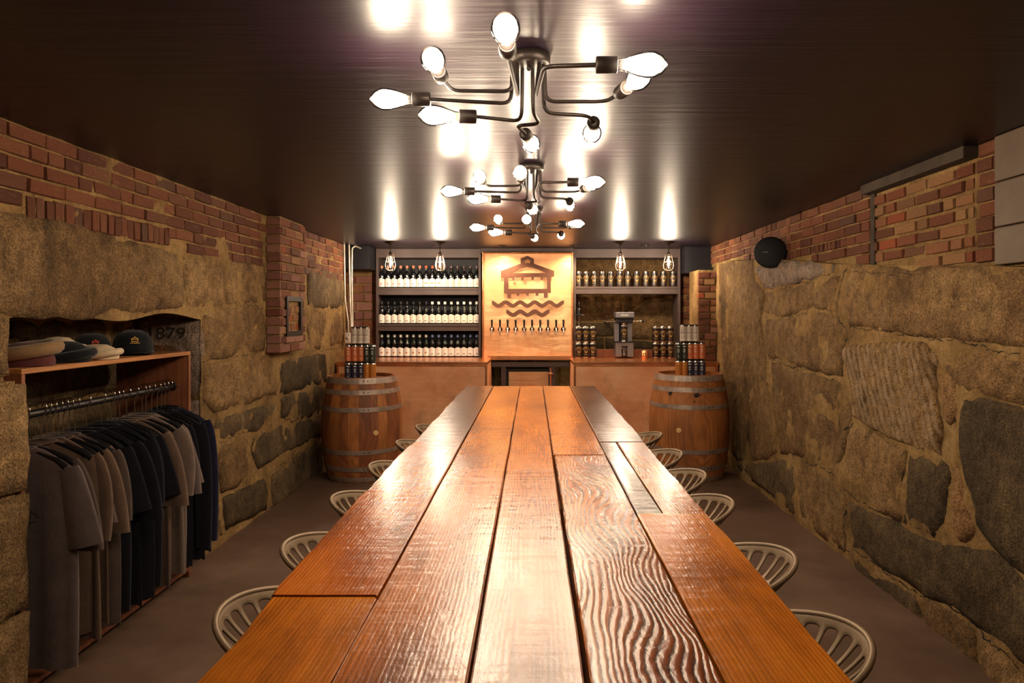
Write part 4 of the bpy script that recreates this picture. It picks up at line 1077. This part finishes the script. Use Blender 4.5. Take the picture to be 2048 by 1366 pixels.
me_cup = MB().lathe([(.05, .682), (.05, .672), (.03, .660), (.03, .65)], 16).me('seat_plate', M['black_metal'])
me_base = MB().lathe([(0, .012), (.06, .05), (.12, .022), (.185, .012), (.19, 0), (0, 0)], 28, cap=False).me('base', M['black_metal'])
ringp = [(.13*cos(2*pi*i/20), .13*sin(2*pi*i/20), .28) for i in range(20)]
me_foot = MB().tube(ringp, .008, 8, closed=True).tube([(-.13, 0, .28), (.13, 0, .28)], .007, 8).tube([(0, -.13, .28), (0, .13, .28)], .007, 8).me('footrest', M['black_metal'])
def stool(x, Y, side, i):
    sd = {'L': 'left-hand', 'R': 'right-hand'}[side]
    n_ = 6
    o = empty('tractor_stool', (x, Y, 0), (pi if side == 'L' else 0)+R.uniform(-.12, .12),
              label='cast metal tractor-seat stool on the table\'s %s side, %s from the near end' % (sd, ORD[i]), cat='stool', group='tractor-seat stools around the long table')
    link('seat', me_seat, o, (0, 0, .752)); link('seat_rim', me_rim, o, (0, 0, .752))
    link('seat_plate', me_cup, o); link('post', me_post, o); link('base', me_base, o); link('footrest', me_foot, o)
for i, Y in enumerate((1.72, 2.20, 2.76, 3.34, 3.95, 4.50)): stool(-.590+(.015, 0, -.012, .0, .01, .03)[i], Y, 'L', i)
for i, Y in enumerate((1.58, 2.10, 2.70, 3.16, 3.64, 4.22)): stool((.560, .592, .582, .592, .588, .59)[i], Y, 'R', i)

# ================================================================== CHANDELIERS
BULBP = [(.0125, 0), (.0135, .012), (.018, .028), (.027, .052), (.0315, .075), (.031, .092), (.024, .110), (.012, .121), (0, .125)]
me_glass = MB().lathe(BULBP, 20, cap=False).me('bulb_glass', M['shell'])
me_fil = MB().lathe([(0, .016), (.010, .020), (.016, .040), (.0235, .060), (.0265, .078), (.0255, .092), (.018, .105), (0, .112)], 12, cap=False).me('glowing_filament', M['bulb'])
me_sock = MB().lathe([(0, -.050), (.005, -.050), (.0195, -.048), (.0205, -.045), (.0205, .002), (.0175, .004), (.0175, -.002), (0, -.002)], 18, cap=False).me('socket', M['black_metal'])
def chandelier(cx, cy, label, rz=0):
    t = empty('chandelier', (cx, cy, CEIL), rz, label=label, cat='chandelier')
    MB().lathe([(0, -.030), (.050, -.030), (.062, -.026), (.063, -.001), (0, -.001)], 30, cap=False).ob('canopy', M['black_metal'], t)
    MB().lathe([(0, -.046), (.006, -.044), (.008, -.036), (.006, -.030)], 10, cap=False).ob('finial', M['black_metal'], t)
    z = lambda h_: EYE+h_-CEIL
    arms = [  # path points (dx, dy, height above the eye) ; bulb direction
     ([(-.035, -.02, .73), (-.032, -.05, .622), (-.047, -.42, .605)], (0, -1, 0)),
     ([(-.045, 0, .73), (-.048, .0, .655), (-.222, -.02, .650), (-.238, -.13, .648)], (-.03, -1, 0)),
     ([(-.050, .02, .73), (-.053, .01, .622), (-.275, -.035, .620)], (-1, -.03, 0)),
     ([(-.020, .03, .73), (-.022, .05, .600), (-.035, .10, .596), (-.150, .055, .596)], (-1, -.12, 0)),
     ([(.030, -.02, .73), (.020, -.09, .612), (.038, -.33, .608), (.155, -.345, .606)], (1, -.02, 0)),
     ([(.045, 0, .73), (.048, 0, .625), (.225, -.01, .622), (.252, -.075, .622)], (.28, -1, 0)),
     ([(.040, .02, .73), (.045, .03, .600), (.175, .04, .596), (.198, .10, .596)], (.05, 1, 0)),
     ([(.010, .03, .73), (.012, .05, .605), (.035, .13, .596), (-.042, .14, .594), (-.015, .22, .592)], (.15, 1, 0)),
    ]
    for pts, d in arms:
        P = [Vector((a, b, z(c))) for a, b, c in pts]; dv = Vector(d).normalized()
        end = P[-1]; end2 = end+dv*.012
        ar = MB().tube(P+[end2], .0058, 8, .030).ob('arm', M['black_metal'], t)
        A = along(end2+dv*.045, dv)
        eul = A.to_euler()
        link('socket', me_sock, ar, A.translation, eul)
        b = empty_child('bulb', t)
        b.location = A.translation; b.rotation_euler = eul
        link('bulb_glass', me_glass, b); link('glowing_filament', me_fil, b)
def empty_child(name, parent):
    o = bpy.data.objects.new(name, None); COL.objects.link(o); o.parent = parent; return o
chandelier(-.010, 2.00, 'black eight-bulb arm chandelier nearest the camera, over the table')
chandelier(-.005, 3.46, 'black eight-bulb arm chandelier, middle of the three over the table')
chandelier(.010, 4.88, 'black eight-bulb arm chandelier farthest away, nearest the copper wall')

# ---- caged pendants
cage = MB()
prof = [(.030, 0), (.034, -.03), (.046, -.075), (.053, -.115), (.047, -.150), (.028, -.168), (0.004, -.172)]
for k in range(6):
    a = 2*pi*k/6+.26
    cage.tube([(r_*cos(a), r_*sin(a), z_) for r_, z_ in prof], .0018, 6)
for r_, z_ in ((.031, 0), (.0465, -.078), (.030, -.166)):
    cage.tube([((r_)*cos(2*pi*i/20), r_*sin(2*pi*i/20), z_) for i in range(20)], .0018, 6, closed=True)
me_cage = cage.me('wire_cage', plain('cage_wire', (96, 76, 60), .45, .6))
me_pf = MB().lathe([(0, -.125), (.004, -.122), (.0075, -.10), (.0085, -.07), (.006, -.035), (.003, -.02), (0, -.018)], 12, cap=False).me('glowing_filament', M['pend'])
me_pg = MB().lathe([(.013, -.01), (.020, -.04), (.029, -.08), (.030, -.105), (.020, -.138), (0, -.148)], 16, cap=False).me('bulb_glass', M['shell'])
me_can = MB().lathe([(.006, -.036), (.010, -.034), (.022, -.020), (.055, -.010), (.060, -.001), (0, -.001)], 24, cap=False).me('canopy', M['black_metal'])
me_rod = MB().tube([(0, 0, -.03), (0, 0, -.120)], .0055, 8).lathe([(.0, -.105), (.014, -.108), (.018, -.118), (.018, -.150), (.0, -.150)], 14, cap=False).me('stem', M['black_metal'])
for i, (x_, lab) in enumerate([(781, 'caged filament pendant above the first bottles, nearest the conduits'), (880, 'caged filament pendant above the middle of the bottle shelves'), (1241, 'caged filament pendant above the can seamer'), (1337, 'caged filament pendant above the counter end by the brick pier')]):
    X = (x_-VX)*7.1/F
    t = empty('pendant_lamp', (X, 7.1, CEIL), .2*i, label=lab, cat='pendant lamp', group='caged pendants over the counter')
    link('canopy', me_can, t); link('stem', me_rod, t); link('wire_cage', me_cage, t, (0, 0, -.128))
    b = empty_child('bulb', t); b.location = (0, 0, -.142)
    link('bulb_glass', me_pg, b); link('glowing_filament', me_pf, b)

# ================================================================== CLOTHES RACK
RXF, RXB, RY0, RY1 = -1.98, -2.40, 2.645, 3.955
t = empty('clothes_rack', (-2.2, 3.3, 0), label='wooden clothes rack with shelf and dark rail set in the wall niche', cat='rack')
q = lambda a, b, c, d, e, f_, n_, m_: MB().box(a+2.2, b+2.2, c-3.3, d-3.3, e, f_, .002).ob(n_, m_, t)
q(RXB, RXF, RY0, RY0+.020, .0, 1.278, 'side_panel', M['plywood_side']); q(RXB, RXF, RY1-.02, RY1, .0, 1.278, 'side_panel', M['plywood_side'])
q(RXB, RXF, RY0, RY1, 1.279, 1.300, 'shelf', M['plywood']); q(RXB, RXF, RY0+.02, RY1-.02, .035, .055, 'bottom_shelf', M['plywood_side'])
RODX, RODZ = -2.075, 1.10
MB().tube([(RODX+2.2, RY0-3.3+.021, RODZ), (RODX+2.2, RY1-3.3-.021, RODZ)], .017, 14).ob('hanging_rail', M['black'], t)
for s in (RY0+.021, RY1-.026): MB().lathe([(.017, 0), (.026, 0), (.026, .005), (.017, .005)], 16, trm(RODX+2.2, s-3.3, RODZ)@rotm('X', -pi/2), cap=False).ob('rail_flange', M['black_metal'], t)
# hangers and garments
hk = [(0, 0, -.085), (0, 0, -.045)]+[(.0+.021*sin(a), 0, -.0225+.0-.021*cos(a)+.021) for a in [.0+i*.35 for i in range(1, 13)]]
hk = [(0, 0, -.085), (0, 0, -.050)]+[(.021*sin(a), 0, -.005-.021*cos(a)+.0) for a in [radians(20+i*22) for i in range(11)]]
hk = [(0, 0, -.145), (0, 0, -.060), (.004, 0, -.036), (.018, 0, -.020)]+[(.0215*cos(a), 0, .0015+.0215*sin(a)) for a in [radians(-25+i*22) for i in range(10)]]
me_hook = MB().tube(hk, .0026, 6).me('hook', M['chrome'])
arm = [(x_, 0, z_-.045) for x_, z_ in ((-.205, -.172), (-.17, -.145), (-.09, -.112), (-.03, -.096), (0, -.092), (.03, -.096), (.09, -.112), (.17, -.145), (.205, -.172))]
me_arms = MB().tube(arm, lambda tt: .0055+.008*abs(tt-.5)*2, 8).me('shoulder_bar', M['black'])
def garment(kind, seed):
    rr = random.Random(seed); NP = 32; L = {'tee': .835, 'hood': .80}[kind]
    zs = [0, .012, .03, .055, .085, .13, .20, .30, .40, .50, .60, .70, .78, 1.0]
    zs = [z if z < .79 else L for z in zs]
    vs = []
    ph = rr.uniform(0, 6)
    for z in zs:
        if z <= .085: w_ = .075+(.225-.075)*(z/.085)**.75; zz = -z
        else: w_ = .225+.015*min(1, (z-.085)/.5); zz = -z
        th = .008+.007*min(1, z/.15)
        fold = .007*min(1, z/.4)
        ext = .018*max(0, (z-.4))*sin(ph)
        for k in range(NP):
            a = 2*pi*k/NP; c_, s_ = cos(a), sin(a)
            x = w_*(abs(c_)**.75)*(1 if c_ > 0 else -1)+ext
            sag = -.006*(1-abs(x)/.24)*(1 if z > .79 else 0)
            y = th*s_*(1+.3*sin(3*a+ph))+fold*sin(x*38+ph)+.006*sin(x*90+ph*2)*min(1, z/.5)
            vs.append((x, y, zz+sag+(.004*sin(k*1.1+ph) if z > .79 else 0)))
    fs = [(i*NP+k, (i+1)*NP+k, (i+1)*NP+(k+1) % NP, i*NP+(k+1) % NP) for i in range(len(zs)-1) for k in range(NP)]
    body = MB().add(vs, fs, True)
    slv = []
    for s in (-1, 1):
        m = MB(); n = 10; NQ = 14
        if kind == 'tee': A, B, C = (.185, -.085), (.232+.02*sin(ph), -.18), (.235+.03*sin(ph*3), -.40-.03*sin(ph*2))
        else: A, B, C = (.185, -.085), (.245, -.24), (.235, -.74)
        vv = []
        for i in range(n+1):
            t_ = i/n; x = (1-t_)**2*A[0]+2*t_*(1-t_)*B[0]+t_*t_*C[0]; z = (1-t_)**2*A[1]+2*t_*(1-t_)*B[1]+t_*t_*C[1]
            dx = 2*(1-t_)*(B[0]-A[0])+2*t_*(C[0]-B[0]); dz = 2*(1-t_)*(B[1]-A[1])+2*t_*(C[1]-B[1]); l = sqrt(dx*dx+dz*dz); nx_, nz_ = dz/l, -dx/l
            hw = (.060+.022*t_) if kind == 'tee' else (.062-.022*t_)
            if i == 0: hw = .055
            for k in range(NQ):
                a = 2*pi*k/NQ
                vv.append((s*(x+nx_*hw*cos(a)), .012*sin(a)*(1+t_*.3)+.007*sin(cos(a)*4+ph)*t_, z+nz_*hw*cos(a)))
        m.add(vv, [(i*NQ+k, (i+1)*NQ+k, (i+1)*NQ+(k+1) % NQ, i*NQ+(k+1) % NQ) for i in range(n) for k in range(NQ)], True)
        slv.append(m.me('sleeve', M['ink']))
    col = MB().tube([(.076*cos(2*pi*k/20), .014*sin(2*pi*k/20), -.002-.016*max(0, -sin(2*pi*k/20))) for k in range(20)], .005, 6, closed=True)
    hd_ = None
    if kind == 'hood':
        hv_ = []
        for i in range(7):
            for k in range(13):
                a = pi*k/12; b = i/6*1.35
                hv_.append((.095*cos(a)*(1-.35*sin(b)*.6), .035*sin(b)*1.2+.012*sin(a), -.10*sin(b)*sin(a)**.5+.028*cos(b)*sin(a)-.015))
        hd_ = MB().add(hv_, [(i*13+k, (i+1)*13+k, (i+1)*13+k+1, i*13+k+1) for i in range(6) for k in range(12)], True).me('hood', M['ink'])
    return body.me('torso', M['ink']), slv, col.me('collar', M['ink']), hd_
G = {('tee', s): garment('tee', s) for s in range(4)}; G.update({('hood', s): garment('hood', 20+s) for s in range(2)})
for n_, c_ in (('cl_grey', (104, 90, 88)), ('cl_taupe', (108, 86, 72)), ('cl_char', (84, 70, 64)), ('cl_black', (22, 20, 28)), ('cl_navy', (30, 30, 50)), ('cl_ash', (120, 102, 92))):
    M[n_] = m_cloth(n_, c_)
seq = ['grey', 'char', 'taupe', 'taupe', 'grey', 'taupe', 'char', 'taupe', 'black', 'black', 'black', 'black', 'black', 'taupe', 'taupe', 'ash', 'ash', 'grey', 'black', 'black', 'navy', 'navy', 'black']
names = {'grey': 'grey', 'char': 'charcoal grey', 'taupe': 'brownish grey', 'black': 'black', 'navy': 'navy', 'ash': 'ash grey'}
ys = [2.735, 2.79, 2.885, 2.917, 2.95, 2.985, 3.02, 3.055, 3.095, 3.175, 3.285, 3.36, 3.395, 3.43, 3.49, 3.56, 3.63, 3.665, 3.72, 3.775, 3.815, 3.855, 3.895]
for i, (c_, y) in enumerate(zip(seq, ys)):
    rz = R.uniform(-.09, .09) if i else .02
    hood = i >= 19
    ho = empty('clothes_hanger', (RODX, y, RODZ+.017), rz, label='black hanger with chrome hook on the rail, %s from the near end' % ORD[i], cat='hanger', group='hangers on the clothes rail')
    link('hook', me_hook, ho); link('shoulder_bar', me_arms, ho)
    if i == 0: lab = 'grey t-shirt with round chest print, nearest on the rail'
    else: lab = '%s %s on the clothes rail, %s garment from the near end' % (names[c_], 'hooded sweatshirt' if hood else 't-shirt', ORD[i])
    dz = R.uniform(-.02, .02)
    go = empty('hooded_sweatshirt' if hood else 'tshirt', (RODX+R.uniform(-.02, .02), y, RODZ-.118), rz, label=lab, cat='sweatshirt' if hood else 't-shirt', group='garments on the clothes rail')
    b_, s_, co, hd_ = G[('hood', i % 2) if hood else ('tee', i % 4)]
    scl = (R.uniform(.92, 1.06), 1, 1+dz) if i else (1.05, 1, 1.06)
    m_ = M['cl_'+c_]
    link('torso', b_, go, scale=scl, mat=m_)
    for s in s_: link('sleeve', s, go, scale=scl, mat=m_)
    link('collar', co, go, scale=scl, mat=m_)
    if hd_: link('hood', hd_, go, scale=scl, mat=m_)
    if i == 0:
        v1, f1 = arc_text('MONUMENTS', .020, .062, True, 0, 99); v2, f2 = text_geo('LAGER', .020); v3, f3 = text_geo('WATER STREET', .008)
        mb = MB(); cxp, czp = .045, -.285
        mb.add([(x+cxp, -.040, z+czp-.03) for x, y_, z in v1], f1); mb.add([(x+cxp, -.040, y_+czp+.005) for x, y_ in v2], f2); mb.add([(x+cxp, -.040, y_+czp-.022) for x, y_ in v3], f3)
        mb.box(cxp-.05, cxp+.05, -.0403, -.0398, czp-.0125, czp-.0105)
        # drape onto the folded cloth: nearest torso point along y
        bt = BVHTree.FromPolygons([(v.co.x*1.05, v.co.y, v.co.z*1.06) for v in b_.vertices], [tuple(p.vertices) for p in b_.polygons])
        out = []
        for (x, y_, z) in mb.v:
            h_ = bt.ray_cast(Vector((x, -.3, z)), Vector((0, 1, 0)))[0]
            out.append((x, (h_.y if h_ else -.03)-.0015, z))
        mb.v = out
        mb.ob('chest_print', M['ink'], go)

# ---- hats on the rack shelf
SZ = 1.300
def beanie(x, y, sx_, sy_, sz_, mat, cuffm, label, rz, cuff_up=False):
    t = empty('knit_hat', (x, y, SZ), rz, label=label, cat='hat', group='hats on the rack shelf')
    n = 26; vs = []; prof = [(0, 1.0), (.45, .95), (.78, .72), (.95, .42), (1.0, .2), (.98, 0)]
    mb = MB(); 
    for i in range(n):
        a = 2*pi*i/n; k = 1+.025*sin(a*13)
        for r_, z_ in prof: vs.append((sx_*r_*k*cos(a), sy_*r_*k*sin(a), sz_*(z_*.92+.06*nz(cos(a)*r_, sin(a)*r_, x, 2))+.002))
    m = len(prof)
    mb.add(vs, [(i*m+q_, ((i+1) % n)*m+q_, ((i+1) % n)*m+q_+1, i*m+q_+1) for i in range(n) for q_ in range(m-1)], True)
    mb.ob('crown', mat, t)
    pts = [(sx_*1.03*cos(2*pi*i/24), sy_*1.03*sin(2*pi*i/24), sz_*(.27 if not cuff_up else .62)+.016*sin(2*pi*i/24+1)) for i in range(24)]
    MB().tube(pts, sz_*(.27 if cuff_up else .22), 10, closed=True).ob('cuff', cuffm, t)
M['knit_tan'] = m_cloth('knit_tan', (140, 110, 78)); M['knit_cream'] = m_cloth('knit_cream', (196, 172, 140)); M['knit_maroon'] = m_cloth('knit_maroon', (84, 44, 42)); M['knit_black'] = m_cloth('knit_black', (18, 20, 24))
beanie(-2.08, 2.80, .105, .085, .105, M['knit_maroon'], M['knit_tan'], 'maroon knit hat with a thick tan cuff, at the near shelf end', .3, True)
beanie(-2.08, 3.05, .095, .085, .100, M['knit_black'], M['knit_black'], 'black knit hat lying between the tan-cuffed and cream hats', 0)
beanie(-2.07, 3.25, .10, .080, .075, M['knit_cream'], M['knit_cream'], 'cream knit hat folded flat at the shelf front edge', -.3)
beanie(-2.24, 3.22, .10, .080, .115, M['knit_cream'], M['knit_cream'], 'cream knit hat standing higher, behind the flat cream one', .2)
def cap(x, y, label, mark, rz, s=1.0):
    t = empty('baseball_cap', (x, y, SZ), rz, label=label, cat='cap', group='hats on the rack shelf')
    prof = [(0, .125), (.035, .122), (.065, .106), (.085, .075), (.092, .035), (.093, .004), (.090, .004)]
    MB().lathe([(r_*s, z_*s) for r_, z_ in prof], 28, cap=False).ob('crown', M['knit_black'], t)
    vs = []; n = 14
    for k in range(n+1):
        a = -1.05+2.1*k/n
        vs.append((.088*s*sin(a), -.088*s*cos(a), .012)); vs.append((.100*s*sin(a)*.95, -(.088+.075*cos(a*.9))*s, .006+.010*cos(a)))
        vs.append((.100*s*sin(a)*.95, -(.088+.075*cos(a*.9))*s, .003+.010*cos(a))); vs.append((.088*s*sin(a), -.088*s*cos(a), .008))
    fs = [(4*k+j, 4*k+4+j, 4*k+4+(j+1) % 4, 4*k+(j+1) % 4) for k in range(n) for j in range(4)]
    MB().add(vs, fs, True).ob('brim', M['black'], t)
    MB().lathe([(0, .132*s), (.006, .130*s), (.008, .123*s)], 10, cap=False).ob('button', M['knit_black'], t)
    hv, hf = shape_geo([H_OUT, H_A, H_B, H_C, wave_loop(195, 1012, 672)])
    out = []
    for x_, z_, _ in hv:
        zz = .068+z_*.06; rr_ = .0935-.006*(max(0, zz-.05)/.04); a = x_*.055/rr_
        out.append((rr_*sin(a)*s, -rr_*cos(a)*s, zz*s))
    MB().add(out, hf).ob('emblem', mark, t)
cap(-2.22, 3.44, 'black cap with red emblem, behind the cream knit hats', plain('red_thread', (200, 70, 44), .7), .75, .95)
cap(-2.13, 3.64, 'black cap with yellow emblem, beside the clear plastic bag', plain('yellow_thread', (214, 168, 80), .7), .62, 1.05)
# clear plastic bag
mb = MB(); n = 14; vs = []
for i in range(n+1):
    for j in range(n+1):
        x = -.13+.26*i/n; y = -.10+.20*j/n; e = min(1, 5*min(i, n-i, j, n-j)/n)
        vs.append((x, y, .003+e*(.030+.020*nz(x, y, 1, 26))))
mb.add(vs, [(i*(n+1)+j, (i+1)*(n+1)+j, (i+1)*(n+1)+j+1, i*(n+1)+j+1) for i in range(n) for j in range(n)], False)
link('plastic_bag', mb.me('plastic_bag', M['clear']), None, (-2.14, 3.84, SZ), (0, 0, .2), label='crumpled clear plastic bag at the far shelf end', cat='bag')
